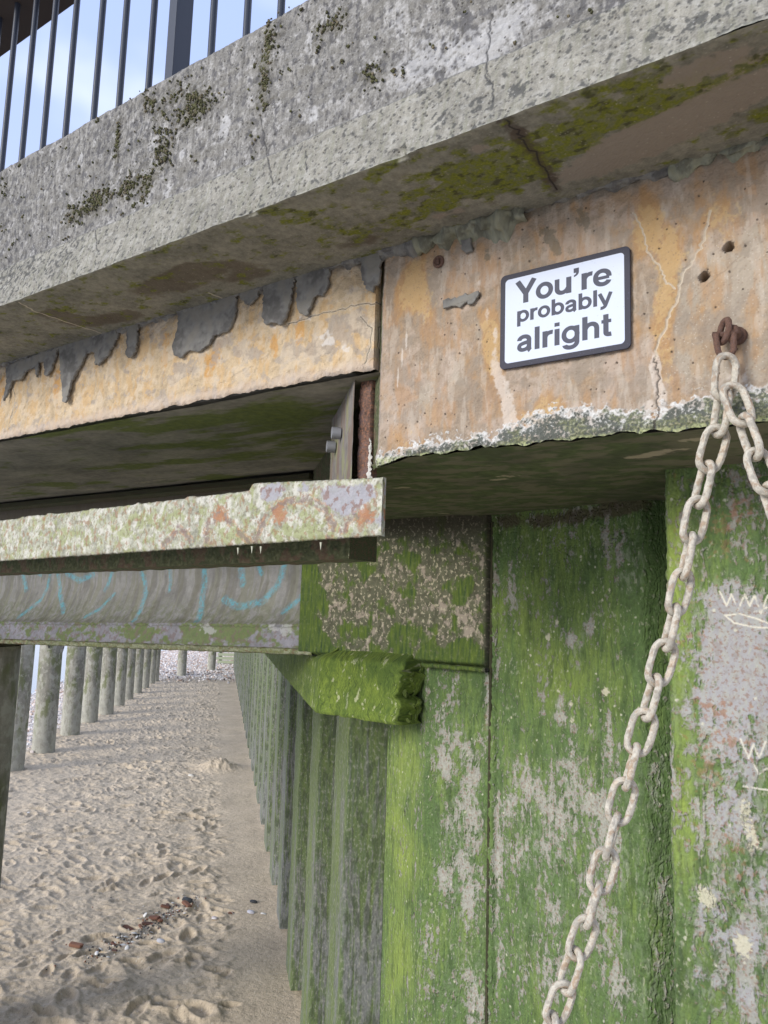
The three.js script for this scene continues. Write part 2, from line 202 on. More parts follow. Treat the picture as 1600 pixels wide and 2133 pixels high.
const sWall = surface(-0.05, 3.41, 1.35, 0.6, 860, (x, y) => {
  const n = fbm(x * 6, y * 6, 5, 41), f = fbm(x * 45, y * 45, 5, 42), vf = fbm(x * 230, y * 230, 3, 43), dr = fbm(x * 26, y * 6, 6, 44);
  rgb(0.345, 0.27, 0.195); scale(0.92 + 0.5 * (n - 0.5) + 0.35 * (f - 0.5) + 0.28 * (vf - 0.5)); H = 0.45 + 0.35 * (f - 0.5) + 0.25 * (vf - 0.5);
  over(ss(0.42, 0.62, n + 0.5 * (f - 0.5)) * 0.6, 0.42, 0.335, 0.27);
  over(ss(0.4, 0.62, fbm(x * 16, y * 9, 6, 45) * 0.6 + wGrey(x, y) * 0.33) * 0.8, 0.36, 0.31, 0.24);
  over(ss(0.47, 0.68, dr) * 0.5, 0.37, 0.21, 0.095); over(ss(0.50, 0.68, fbm(x * 13, y * 9, 6, 58)) * 0.35, 0.40, 0.25, 0.12); over(ss(0.50, 0.66, fbm(x * 10 + 6, y * 12, 7, 59)) * 0.65, 0.27, 0.225, 0.175); over(ss(0.56, 0.72, fbm(x * 42 + 3, y * 6, 6, 56)) * 0.3, 0.24, 0.175, 0.12); over(ss(0.56, 0.72, fbm(x * 34, y * 7, 6, 57)) * 0.35, 0.52, 0.45, 0.37);
  over(ss(0.42, 0.70, wOrange(x, y) * 0.34 + fbm(x * 22, y * 10, 6, 46) * 0.75 - 0.06) * 0.75, 0.385, 0.225, 0.095);
  over(ss(0.55, 0.68, wOrange(x, y) * 0.3 + fbm(x * 60, y * 50, 4, 47) * 0.6) * 0.35, 0.56, 0.41, 0.19);
  over(ss(0.42, 0.6, wWhite(x, y) * 0.45 + f * 0.4 + 0.02) * 0.6, 0.60, 0.54, 0.47);
  over(ss(0.5, 0.62, wMould(x, y) * 0.4 + f * 0.5) * 0.7, 0.15, 0.13, 0.09);
  const g = cell(x * 190, y * 190, 48), ag = 0.25 + 0.75 * ss(0.2, 0.8, wGrey(x, y)); if (cellId > 0.88) over(ss(0.3, 0.1, g) * 0.45 * ag, 0.60, 0.55, 0.47); else if (cellId < 0.10) over(ss(0.4, 0.2, g) * 0.5, 0.22, 0.16, 0.11);
  const pit = cell(x * 38, y * 38, 49); if (cellId > 0.84) { const d = ss(0.09, 0.05, pit); over(d * 0.85, 0.09, 0.07, 0.05); H -= d * 0.4; }
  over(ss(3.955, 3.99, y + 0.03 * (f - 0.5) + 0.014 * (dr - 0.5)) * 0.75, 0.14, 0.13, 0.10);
  // salt crust and dark algae along the foot
  const e = crust(x) + 0.026 * (fbm(x * 22, y * 22, 4, 50) - 0.5) * 2 + 0.022 * (fbm(x * 80, y * 80, 4, 51) - 0.5) * 2 - y;   // > 0 inside the band
  const wband = ss(-0.006, 0.004, e) * (1 - 0.5 * ss(0.03, 0.05, e)); over(wband * (0.55 + 0.45 * ss(0.42, 0.56, fbm(x * 40, y * 60, 4, 55))), 0.60, 0.59, 0.56); H += wband * 0.25 * (0.5 + vf);
  const dk = ss(0.004, 0.022, e + 0.03 * (f - 0.5)); const sp = fbm(x * 150, y * 150, 5, 52);
  over(dk * (0.95 - 0.65 * ss(0.55, 0.70, sp + 0.3 * (fbm(x * 18, y * 30, 3, 53) - 0.5))), 0.075, 0.085, 0.07);
  over(dk * ss(0.5, 0.66, fbm(x * 14, y * 18, 4, 54) + 0.2 * ss(0.45, 0.7, x)) * 0.45 * ss(0.4, 0.6, sp + 0.08), 0.19, 0.21, 0.08);
  over(ss(3.436, 3.428, y + 0.008 * (f - 0.5)) * 0.6 * ss(0.3, 0.5, sp), 0.42, 0.46, 0.22);
  H += dk * 0.3 * (sp - 0.4);
  const c = Math.min(wCrack(x, y), wCrack3(x, y) * 1.5); over(ss(0.0045, 0.0015, c + 0.003 * (f - 0.4)) * 0.75, 0.60, 0.53, 0.42); over(ss(0.0012, 0.0004, c) * 0.35, 0.2, 0.16, 0.1); H -= ss(0.003, 0.0008, c) * 0.25;
  const c1 = wCrack1(x, y); over(ss(0.0016, 0.0006, c1) * 0.9, 0.06, 0.05, 0.04); H -= ss(0.003, 0.0008, c1) * 0.4;
  over(ss(0.0015, 0.0005, wCrack2(x, y)) * 0.5, 0.25, 0.19, 0.13);
  if (x < 0.012) over(ss(0.012, 0.004, x + 0.004 * (f - 0.5)) * 0.55, 0.27, 0.25, 0.24);
}, { bump: 0.005 });

// ---- pale render on the beam left of the joint
const lCrack = lineDist([[[[-0.323,3.855],[-0.237,3.860],[-0.146,3.857],[-0.051,3.862],[-0.000,3.844]], 0.004], [[[-0.066,3.826],[-0.033,3.791],[-0.033,3.739],[-0.048,3.696]], 0.003], [[[-1.770,3.716],[-1.756,3.796],[-1.766,3.911]], 0.002]]);
const lGrey = blobs([...[[-0.204,3.762],[-0.298,3.767],[-0.116,3.789],[-0.559,3.824],[-0.471,3.801],[-0.606,3.857],[-0.740,3.789],[-0.800,3.782],[-0.881,3.717],[-1.573,3.703],[-0.048,3.790],[-0.020,3.730],[-0.222,3.758],[-0.127,3.820]].map((p) => [p[0], p[1], 0.045, 0.03, 0.9]), ...[[-0.878,3.941],[-0.932,3.960],[-1.447,3.980]].map((p) => [p[0], p[1], 0.05, 0.03, 0.6])]);
const lWhite = blobs([...[[-0.188,3.795],[-0.160,3.776],[-0.256,3.857],[-0.373,3.861],[-0.114,3.746]].map((p) => [p[0], p[1], 0.03, 0.02, 0.9])]);
const lOrange = blobs([...[[-1.463,3.865],[-1.473,3.818],[-1.858,3.904],[-1.868,3.852],[-0.614,3.818],[-0.645,3.782],[-0.370,3.822],[-0.858,3.868],[-0.273,3.826]].map((p) => [p[0], p[1], 0.02, 0.05, 1])]);
const sBeam = surface(-2.3, 3.64, 2.3, 0.36, 760, (x, y) => {
  const n = fbm(x * 7, y * 9, 5, 61), f = fbm(x * 45, y * 45, 5, 62), vf = fbm(x * 220, y * 220, 3, 63), dr = fbm(x * 34, y * 6, 5, 64);
  rgb(0.52, 0.405, 0.26); scale(0.92 + 0.5 * (n - 0.5) + 0.4 * (f - 0.5) + 0.25 * (vf - 0.5)); H = 0.45 + 0.5 * (f - 0.5) + 0.25 * (vf - 0.5);
  over(ss(0.45, 0.62, dr) * 0.5, 0.52, 0.33, 0.14);
  over(ss(0.45, 0.60, lOrange(x, y) * 0.35 + fbm(x * 26, y * 18, 4, 65) * 0.6) * 0.75, 0.50, 0.27, 0.08);
  over(ss(0.46, 0.62, fbm(x * 22, y * 26, 5, 66) * 0.8 + lGrey(x, y) * 0.28) * 0.7, 0.33, 0.29, 0.25);
  over(ss(0.5, 0.66, fbm(x * 17 + 3, y * 17, 5, 67)) * 0.5, 0.60, 0.50, 0.37);
  over(ss(0.5, 0.62, lWhite(x, y) * 0.35 + f * 0.5) * 0.7, 0.60, 0.57, 0.53);
  over(ss(3.72, 3.69, y + 0.03 * (n - 0.5) + 0.02 * (f - 0.5)) * 0.55, 0.50, 0.42, 0.36);
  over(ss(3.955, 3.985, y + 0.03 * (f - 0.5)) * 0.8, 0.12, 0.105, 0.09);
  const fl = fbm(x * 12 + 7, y * 15, 4, 68), edge = Math.abs(fl - 0.5); over(ss(0.014, 0.004, edge) * 0.16 * ss(0.5, 0.6, n), 0.2, 0.15, 0.1); H += ss(0.49, 0.51, fl) * 0.12;
  const c = lCrack(x, y); over(ss(0.006, 0.002, c + 0.004 * (f - 0.4)) * 0.6, 0.62, 0.55, 0.43); over(ss(0.0016, 0.0006, c) * 0.8, 0.1, 0.08, 0.06); H -= ss(0.003, 0.001, c) * 0.3;
}, { bump: 0.007 });

// ---- underside of the bridging slab: x along, y = z
const dGreen = blobs([...[[-0.554,-0.116],[-0.504,-0.179],[-0.830,-0.155],[-0.969,-0.164],[-0.474,-0.267],[-0.992,-0.427],[-1.343,-0.352],[-1.219,-0.032],[-1.346,0.035],[-1.642,0.006],[-1.116,-0.691],[-0.771,-0.540],[-1.835,-0.599],[-1.511,-0.622],[-2.566,-0.821],[-2.774,-0.726],[-0.873,-0.812],[-1.657,-0.982],[-3.136,-0.864],[-0.753,-0.320]].map((p) => [p[0], p[1], 0.22, 0.07, 0.7])]);
const dPale = blobs([...[[-1.999,-0.905],[-1.819,-0.947],[-1.494,-0.942],[-1.379,-0.960],[-1.147,-0.930],[-1.105,-0.985],[-2.610,-0.944],[-2.144,-0.923]].map((p) => [p[0], p[1], 0.07, 0.022, 1])]);
const sBridge = surface(-4.2, -1.2, 4.2, 1.2, 280, (x, y) => {
  const n = fbm(x * 3, y * 7, 5, 71), f = fbm(x * 30, y * 40, 5, 72);
  rgb(0.215, 0.20, 0.155); scale(0.95 + 0.9 * (n - 0.5) + 0.5 * (f - 0.5)); H = 0.5 + 0.5 * (f - 0.5);
  const g = ss(0.42, 0.68, dGreen(x, y) * 0.42 + fbm(x * 4, y * 12, 5, 73) * 0.75 - 0.03); over(g * 0.88, 0.065 + 0.07 * f, 0.09 + 0.08 * f, 0.012);
  over(ss(0.52, 0.62, dPale(x, y) * 0.4 + fbm(x * 35, y * 70, 4, 74) * 0.55) * 0.8, 0.30, 0.28, 0.19);
  over(ss(-1.02, -1.1, y + 0.04 * (n - 0.5)) * 0.5, 0.13, 0.10, 0.07);
}, { bump: 0.006 });

// ---- underside of the wall block, nearly black green
const kPale = blobs([...[[0.594,-0.247],[0.625,-0.227],[0.752,-0.118],[0.680,-0.204],[-0.398,-0.942],[-0.379,-0.993],[-0.186,-0.399],[0.152,-0.393],[0.208,-0.347]].map((p) => [p[0], p[1], 0.05, 0.02, 1])]);
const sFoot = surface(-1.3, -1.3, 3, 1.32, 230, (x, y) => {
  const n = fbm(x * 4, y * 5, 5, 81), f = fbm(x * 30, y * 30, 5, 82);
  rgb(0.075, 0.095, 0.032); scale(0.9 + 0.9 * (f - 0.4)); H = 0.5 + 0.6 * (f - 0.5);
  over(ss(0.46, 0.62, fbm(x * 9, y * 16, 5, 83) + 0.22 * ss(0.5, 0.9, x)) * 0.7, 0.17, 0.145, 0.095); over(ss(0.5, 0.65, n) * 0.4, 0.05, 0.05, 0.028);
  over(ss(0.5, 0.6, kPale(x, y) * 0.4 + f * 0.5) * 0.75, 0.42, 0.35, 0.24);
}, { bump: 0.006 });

// ---- rusted, limed and algae-covered steel beam (front)
const bRust = blobs([...[[-0.346,3.314],[-0.336,3.306],[-0.050,3.286],[-0.026,3.292],[-0.562,3.320],[-0.594,3.314]].map((p) => [p[0], p[1], 0.03, 0.03, 1.1]), ...[[-1.100,3.298],[-0.954,3.259],[-0.771,3.358],[-1.502,3.350],[-1.779,3.343]].map((p) => [p[0], p[1], 0.02, 0.02, 0.8])]);
const bMetal = blobs([...[[-0.360,3.380],[-0.246,3.380],[-0.138,3.366],[-0.069,3.334],[-0.037,3.359],[-0.109,3.302],[-0.154,3.339],[-0.389,3.367],[-0.001,3.277]].map((p) => [p[0], p[1], 0.05, 0.028, 1])]);
const bArc = lineDist([[[[-0.425,3.237],[-0.390,3.301],[-0.348,3.336],[-0.244,3.348],[-0.180,3.320],[-0.142,3.270],[-0.158,3.236]], 0.006], [[[-0.456,3.237],[-0.538,3.293],[-0.573,3.321],[-0.631,3.292],[-0.632,3.231]], 0.006], [[[-0.116,3.255],[-0.075,3.294],[-0.025,3.279]], 0.005], [[[-0.831,3.231],[-0.764,3.286],[-0.701,3.244]], 0.004]]);
const bGreen = blobs([...[[-0.257,3.239],[-0.332,3.241],[-0.185,3.244],[-0.536,3.262],[-0.503,3.246],[-1.043,3.279],[-1.255,3.268],[-1.379,3.281],[-0.864,3.314],[-0.941,3.317],[-0.241,3.288]].map((p) => [p[0], p[1], 0.06, 0.03, 0.8])]);
const sSteel = surface(-2.0, 3.14, 2.05, 0.3, 800, (x, y) => {
  const n = fbm(x * 8, y * 12, 5, 101), f = fbm(x * 50, y * 50, 5, 102), vf = fbm(x * 220, y * 220, 3, 103);
  rgb(0.40, 0.40, 0.31); scale(0.9 + 0.6 * (n - 0.5) + 0.7 * (f - 0.5) + 0.35 * (vf - 0.5)); H = 0.45 + 0.5 * (f - 0.5) + 0.35 * (vf - 0.5);
  over(ss(0.40, 0.62, fbm(x * 34, y * 26, 6, 104) * 0.85 + bGreen(x, y) * 0.22) * 0.75, 0.29, 0.315, 0.14);
  over(ss(0.50, 0.72, fbm(x * 30 + 4, y * 26, 7, 105)) * 0.75, 0.58, 0.565, 0.50); over(ss(0.58, 0.70, fbm(x * 80, y * 60, 5, 110)) * 0.5, 0.16, 0.13, 0.08);
  over(ss(0.62, 0.70, fbm(x * 44, y * 36, 6, 106) + bRust(x, y) * 0.12) * 0.6, 0.27, 0.15, 0.085);
  const m = ss(0.42, 0.6, bMetal(x, y) * 0.55 + (f - 0.5) * 0.5); over(m * 0.85, 0.33, 0.325, 0.36); over(m * ss(0.56, 0.64, fbm(x * 45, y * 30, 4, 107)) * 0.7, 0.22, 0.13, 0.10);
  const a = bArc(x, y) + 0.012 * (f - 0.5); over(ss(0.016, 0.003, a + 0.012 * (vf - 0.5)) * 0.7 * ss(0.30, 0.5, fbm(x * 38, y * 38, 5, 109)), 0.20, 0.135, 0.12); over(ss(0.005, 0.001, Math.abs(a - 0.011)) * 0.45 * ss(0.42, 0.6, f), 0.42, 0.2, 0.09);
  over(ss(0.50, 0.62, bRust(x, y) * 0.24 + fbm(x * 60, y * 60, 6, 108) * 0.52) * 0.75, 0.36, 0.17, 0.085);
}, { bump: 0.005 });

// ---- girder web with blue spray paint
const gPaint = [[[[-3.716,3.202],[-3.662,3.112]], 0.011], [[[-3.408,3.209],[-3.440,3.051],[-3.596,2.936]], 0.008], [[[-3.325,3.217],[-3.263,3.085],[-3.140,2.980]], 0.009], [[[-3.229,3.217],[-3.088,3.171],[-2.951,3.208]], 0.009], [[[-2.768,3.230],[-2.815,3.120]], 0.008], [[[-2.714,3.092],[-2.799,3.003],[-2.892,2.957]], 0.006], [[[-2.498,3.222],[-2.428,3.095],[-2.418,2.957]], 0.009], [[[-2.260,3.248],[-2.237,3.125]], 0.007], [[[-1.985,3.246],[-1.962,3.101],[-1.912,2.973]], 0.011], [[[-1.710,3.231],[-1.687,3.161]], 0.011], [[[-1.418,3.253],[-1.445,3.156],[-1.514,3.071],[-1.660,3.043],[-1.789,3.078]], 0.010], [[[-1.588,3.249],[-1.567,3.211]], 0.008], [[[-1.252,3.169],[-1.278,3.087],[-1.354,3.026]], 0.008], [[[-1.043,3.238],[-1.102,3.239]], 0.005], [[[-3.554,3.218],[-3.508,3.202]], 0.006]].map(([p, w]) => [lineDist([[p, 0]]), w * 2.6]);
const gMetal = blobs([...[[-3.551,2.842],[-3.299,2.868],[-3.061,2.892],[-2.859,2.899],[-2.621,2.908],[-2.141,2.900],[-2.022,2.905],[-1.348,2.932],[-1.302,2.969],[-1.185,3.088],[-2.905,2.868]].map((p) => [p[0], p[1], 0.10, 0.04, 0.9])]);
const gGreen = blobs([...[[-2.395,2.903],[-2.264,2.881],[-1.926,2.921],[-1.830,2.900],[-1.650,2.920],[-1.547,2.936],[-1.241,2.994],[-3.364,2.927],[-2.978,2.851],[-2.812,2.916],[-1.485,3.011],[-1.742,2.953]].map((p) => [p[0], p[1], 0.10, 0.05, 0.8])]);
const gCrust = blobs([...[[-1.833,2.938],[-1.776,2.915],[-1.366,2.955],[-1.285,2.935],[-1.272,2.982]].map((p) => [p[0], p[1], 0.04, 0.03, 1])]);
const LEDGE = (x) => 2.975 + 0.0289 * (x + 1.12);
const sGirder = surface(-4.2, 2.70, 3.1, 0.98, 360, (x, y) => {
  const n = fbm(x * 5, y * 6, 5, 111), f = fbm(x * 34, y * 34, 5, 112), vf = fbm(x * 140, y * 140, 3, 113), dr = fbm(x * 22, y * 2.5, 5, 114), low = y < LEDGE(x) + 0.02 * (f - 0.5);
  H = 0.5 + 0.3 * (f - 0.5) + 0.2 * (vf - 0.5);
  if (!low) {
    rgb(0.30, 0.295, 0.275); scale(0.98 + 0.45 * (n - 0.5) + 0.3 * (f - 0.5) + 0.2 * (vf - 0.5) + 0.4 * (dr - 0.5));
    over(ss(0.44, 0.62, dr) * 0.5, 0.19, 0.19, 0.11); over(ss(3.12, 2.98, y + 0.05 * (dr - 0.5)) * 0.5 * ss(0.4, 0.6, f), 0.12, 0.14, 0.05); over(ss(0.5, 0.64, fbm(x * 15, y * 3, 4, 115)) * 0.4, 0.12, 0.11, 0.09);
    for (const [d, w] of gPaint) { const k = d(x, y); if (k < w * 2) over(ss(w, w * 0.45, k + w * 1.1 * (f - 0.5)) * (0.4 + 0.55 * ss(0.35, 0.65, vf)) * (0.25 + 0.6 * ss(0.38, 0.6, f)), 0.10, 0.46, 0.58); }
    if (y > 3.3) over(0.8, 0.17, 0.135, 0.085);
  } else {
    rgb(0.30, 0.29, 0.31); scale(0.9 + 0.5 * (n - 0.5) + 0.4 * (f - 0.5)); H += 0.1;
    over(ss(0.44, 0.62, fbm(x * 14, y * 24, 5, 116) * 0.8 + gGreen(x, y) * 0.3 - gMetal(x, y) * 0.06 + 0.06) * 0.85, 0.10 + 0.06 * f, 0.15 + 0.06 * f, 0.03);
    over(ss(0.56, 0.66, fbm(x * 30, y * 30, 4, 117)) * 0.6, 0.19, 0.13, 0.11);
    const cr = gCrust(x, y) * 0.4 + f * 0.5; over(ss(0.5, 0.6, cr) * 0.7, 0.46, 0.46, 0.43); 
    over(ss(0.006, 0.002, Math.abs(y - LEDGE(x) + 0.012 + 0.02 * (f - 0.5))) * 0.4, 0.05, 0.06, 0.02);
  }
  over(ss(-1.22, -1.13, x + 0.04 * (f - 0.5)) * 0.75, 0.075, 0.105, 0.025);
}, { bump: 0.006, rough: 0.75 });

// ---- near sheet piles, unrolled: x = way along the zigzag from the right end, y = height
const nBright = blobs([...[[1.833,3.276],[1.855,3.101],[1.764,2.932],[1.659,3.186],[1.559,3.103],[1.852,2.841],[1.721,2.819],[1.522,2.946],[1.900,3.012],[1.618,3.318],[1.468,2.796]].map((p) => [p[0], p[1], 0.12, 0.10, 0.35]), ...[[0.664,3.336],[0.661,3.215],[0.669,3.096],[0.666,2.920],[0.663,2.749],[0.667,2.581]].map((p) => [p[0], p[1], 0.035, 0.12, 0.6]), ...[[2.518,2.492],[2.529,2.296],[2.494,2.113],[2.505,1.922],[2.515,1.733],[2.503,1.555],[2.398,2.418],[2.420,2.041],[2.421,1.679]].map((p) => [p[0], p[1], 0.13, 0.12, 0.5])]);
const nBare = blobs([...[[1.609,2.957],[1.619,2.892],[1.639,2.972],[1.569,3.007]].map((p) => [p[0], p[1], 0.02, 0.03, 1.1]), ...[[1.690,2.724],[1.679,2.758],[1.659,2.696],[1.700,2.691]].map((p) => [p[0], p[1], 0.02, 0.025, 0.9]), ...[[1.871,2.468],[1.915,2.359],[1.783,2.435],[1.720,2.368],[1.620,2.467],[1.525,2.441],[1.803,2.254],[1.699,2.248],[1.868,2.205],[1.659,2.538],[1.490,2.345],[1.438,2.258],[1.410,3.182],[1.445,3.293],[1.401,3.228],[1.457,2.068],[1.442,1.935]].map((p) => [p[0], p[1], 0.05, 0.05, 0.62]), ...[[2.155,2.564],[2.092,2.536],[2.195,2.452],[2.069,2.434],[2.129,2.320],[2.169,2.243],[2.076,2.226],[2.125,2.113],[2.186,2.049],[2.092,2.018],[2.067,2.313],[2.228,2.483],[2.101,1.949],[2.057,1.728],[2.037,1.652]].map((p) => [p[0], p[1], 0.035, 0.05, 0.75]), ...[[1.973,2.313],[1.964,2.148],[1.966,1.983],[1.954,1.825],[2.024,2.774],[2.017,2.686]].map((p) => [p[0], p[1], 0.012, 0.08, 0.9]), ...[[1.321,2.562],[1.320,2.448],[1.319,2.239],[1.329,2.061]].map((p) => [p[0], p[1], 0.02, 0.06, 0.7])]);
const nChalk = blobs([...[[1.826,2.427],[1.620,2.390],[1.472,2.306],[1.824,2.185],[1.620,2.089],[1.780,1.886],[1.506,2.564],[1.459,1.928]].map((p) => [p[0], p[1], 0.14, 0.14, 0.26]), ...[[2.154,2.529],[2.129,2.320],[2.145,2.109],[2.081,1.920],[2.116,1.695]].map((p) => [p[0], p[1], 0.10, 0.14, 0.22]), ...[[1.322,2.519],[1.326,2.238],[1.330,1.966]].map((p) => [p[0], p[1], 0.05, 0.12, 0.4])]);
const nMetal = blobs([...[[0.579,3.097],[0.526,3.076],[0.486,3.043],[0.570,3.006],[0.509,2.953],[0.604,2.982],[0.573,2.904],[0.511,2.865],[0.479,2.911],[0.596,2.835]].map((p) => [p[0], p[1], 0.07, 0.05, 0.85]), ...[[0.514,2.756],[0.537,2.667],[0.580,2.596],[0.509,2.587],[0.555,2.751],[0.503,2.453],[0.606,2.399],[0.516,2.338],[0.586,2.330],[0.529,2.213],[0.630,2.225]].map((p) => [p[0], p[1], 0.05, 0.045, 0.6])]);
const nRust = blobs([...[[0.586,3.284],[0.542,3.300],[0.509,3.316],[0.565,3.237],[0.587,2.769],[0.606,2.845],[0.615,2.711],[0.564,2.838],[0.534,2.765],[0.599,2.680],[0.636,3.003],[0.542,2.465],[0.551,2.527],[0.499,2.568]].map((p) => [p[0], p[1], 0.03, 0.03, 0.8]), ...[[2.028,2.658],[2.024,2.632]].map((p) => [p[0], p[1], 0.014, 0.02, 1.2])]);
const nCream = blobs([...[[1.732,2.976],[1.700,3.027],[1.743,2.967]].map((p) => [p[0], p[1], 0.010, 0.012, 1.3]), ...[[1.639,2.754],[1.690,2.789],[1.635,2.699],[1.495,2.808],[1.508,2.804]].map((p) => [p[0], p[1], 0.012, 0.015, 1.1]), ...[[1.876,2.978],[1.819,2.903],[1.549,3.128],[1.511,3.104],[1.832,3.144],[1.908,2.673],[1.561,2.693],[1.380,2.768],[1.539,3.216],[1.598,3.251],[1.483,3.136]].map((p) => [p[0], p[1], 0.006, 0.007, 1.2]), ...[[0.528,2.626],[0.519,2.585],[0.510,2.545],[0.621,2.417],[0.606,2.399],[0.541,2.331],[0.536,2.312]].map((p) => [p[0], p[1], 0.02, 0.025, 1])]);
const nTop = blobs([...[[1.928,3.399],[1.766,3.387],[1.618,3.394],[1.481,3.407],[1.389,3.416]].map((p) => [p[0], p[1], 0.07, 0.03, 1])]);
const nScratch = lineDist([[[[0.568,3.118],[0.554,3.084],[0.542,3.112],[0.528,3.075],[0.513,3.112],[0.503,3.085]], 0], [[[0.503,3.085],[0.492,3.110],[0.480,3.068],[0.463,3.110]], 0], [[[0.493,3.071],[0.464,3.083]], 0], [[[0.558,3.061],[0.526,3.066],[0.490,3.056],[0.455,3.042]], 0], [[[0.558,3.061],[0.538,3.044],[0.496,3.036],[0.455,3.035]], 0], [[[0.531,2.776],[0.515,2.735],[0.504,2.768],[0.492,2.740],[0.478,2.777]], 0], [[[0.505,2.725],[0.495,2.703],[0.475,2.719]], 0], [[[0.527,2.671],[0.476,2.671]], 0]]);
const sNear = surface(0, 1.30, 2.78, 2.16, 480, (x, y) => {
  const n = fbm(x * 4, y * 3, 5, 121), f = fbm(x * 44, y * 32, 6, 122), vf = fbm(x * 170, y * 120, 3, 123), fib = fbm(x * 120 + 10 * (n - 0.5), y * 9, 5, 124), wr = ridge(x * 20, y * 34 + 4 * n, 4, 125);
  const f0 = x < 0.70, f1 = x >= 0.70 && x < 1.447, f4 = x > 2.381;
  rgb(0.355, 0.352, 0.30); scale(0.92 + 0.5 * (f - 0.5) + 0.5 * (vf - 0.5)); if (f0) over(ss(0.25, 0.7, nMetal(x, y)), 0.33, 0.325, 0.325);
  H = 0.30 + 0.2 * (vf - 0.5);
  over(ss(0.54, 0.70, fbm(x * 44, y * 34, 5, 126)) * 0.45, 0.24, 0.195, 0.16);
  const br = nBright(x, y), bare = nBare(x, y) + nChalk(x, y) + (f0 ? nMetal(x, y) * 0.9 + 0.34 * ss(3.06, 2.95, y) * ss(0.66, 0.58, x) + 0.1 : 0);
  let m = ss(0.34, 0.60, 0.76 + 0.75 * (fbm(x * 9, y * 4, 6, 127) - 0.5) + 0.95 * (f - 0.5) + 0.35 * (vf - 0.5) + 0.45 * (fib - 0.5) + 0.5 * (fbm(x * 26, y * 2, 4, 136) - 0.5) - bare * 0.42 + (f1 ? 0.25 : 0) + (f4 ? 0.1 : 0) - nTop(x, y) * 0.3);
  const b = clamp(0.06 + br * 0.78 - (f1 ? 0.12 : 0) + 0.8 * (fbm(x * 6, y * 3, 5, 128) - 0.5) + (fib - 0.5) * 0.5 + 0.5 * (fbm(x * 24, y * 1.5, 4, 137) - 0.5));
  let gr = mix(0.070, 0.195, b), gg = mix(0.130, 0.265, b), gb = mix(0.028, 0.038, b); const k = 1.0 + 0.6 * (fib - 0.5) + 0.35 * (wr - 0.6) * (1 - b) + 0.35 * (vf - 0.5) + 0.3 * (f - 0.5); gr *= k; gg *= k; gb *= k;
  over(m * 0.93, gr, gg, gb); over(ss(0.46, 0.64, fbm(x * 60, y * 26, 5, 138)) * 0.40 * clamp(bare), 0.38, 0.39, 0.32); H += m * (0.25 + 0.45 * (fib - 0.5) + 0.5 * (wr - 0.5) * (1 - 0.7 * b));
  over(m * ss(0.56, 0.76, fbm(x * 20, y * 6, 5, 129)) * 0.45, 0.030, 0.058, 0.016);
  over(ss(0.60, 0.74, fbm(x * 90, y * 46, 5, 130) + 0.10 * ss(0.5, 0.68, fbm(x * 5, y * 4, 4, 135)) - 0.10) * 0.5, 0.40, 0.40, 0.29);
  const r = ss(0.54, 0.66, nRust(x, y) * 0.2 + fbm(x * 50, y * 50, 6, 131) * 0.75 - (f0 ? -0.015 : 0.06)); over(r * (f0 ? 0.65 : 0.4) * (1 - 0.5 * m), 0.30, 0.145, 0.075);
  over(ss(0.60, 0.70, fbm(x * 110, y * 110, 4, 132)) * (1 - m) * 0.6, 0.22, 0.12, 0.075);
  const c = ss(0.52, 0.64, nCream(x, y) * 0.36 + fbm(x * 90, y * 90, 5, 133) * 0.5); over(c * 0.85, 0.56, 0.53, 0.38); H += c * 0.2;
  const sp = cell(x * 22, y * 22, 134); if (cellId > 0.9) over(ss(0.11, 0.05, sp + 0.14 * (vf - 0.5)) * 0.7, 0.58, 0.57, 0.44);
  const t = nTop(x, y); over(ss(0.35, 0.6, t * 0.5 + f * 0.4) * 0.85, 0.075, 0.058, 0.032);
  const s = nScratch(x, y); over(ss(0.0032, 0.0014, s + 0.002 * (vf - 0.4)) * 0.9 * ss(0.2, 0.42, f), 0.64, 0.61, 0.50);
}, { bump: 0.012 });

// ---- flat plate above the near piles
const pPale = blobs([...[[-1.010,3.149],[-0.927,3.087],[-0.976,3.003],[-0.755,3.272],[-0.654,3.191],[-0.560,3.230],[-0.626,3.092],[-0.553,2.997],[-0.442,3.076],[-0.354,3.041],[-0.290,3.006],[-0.418,2.964],[-0.528,2.921],[-0.271,3.098],[-0.360,3.324],[-0.274,3.265],[-0.821,3.048],[-0.719,2.991],[-0.766,2.909],[-0.489,3.152],[-0.289,2.933]].map((p) => [p[0], p[1], 0.06, 0.05, 0.6])]);
const pGreen = blobs([...[[-1.061,3.084],[-0.996,2.877],[-0.762,2.830],[-0.482,2.867],[-0.289,2.914],[-0.830,3.253],[-0.886,3.358],[-0.621,2.936],[-0.335,3.135],[-0.585,3.270],[-0.914,2.821],[-1.080,2.915],[-0.351,2.874]].map((p) => [p[0], p[1], 0.06, 0.06, 0.7])]);
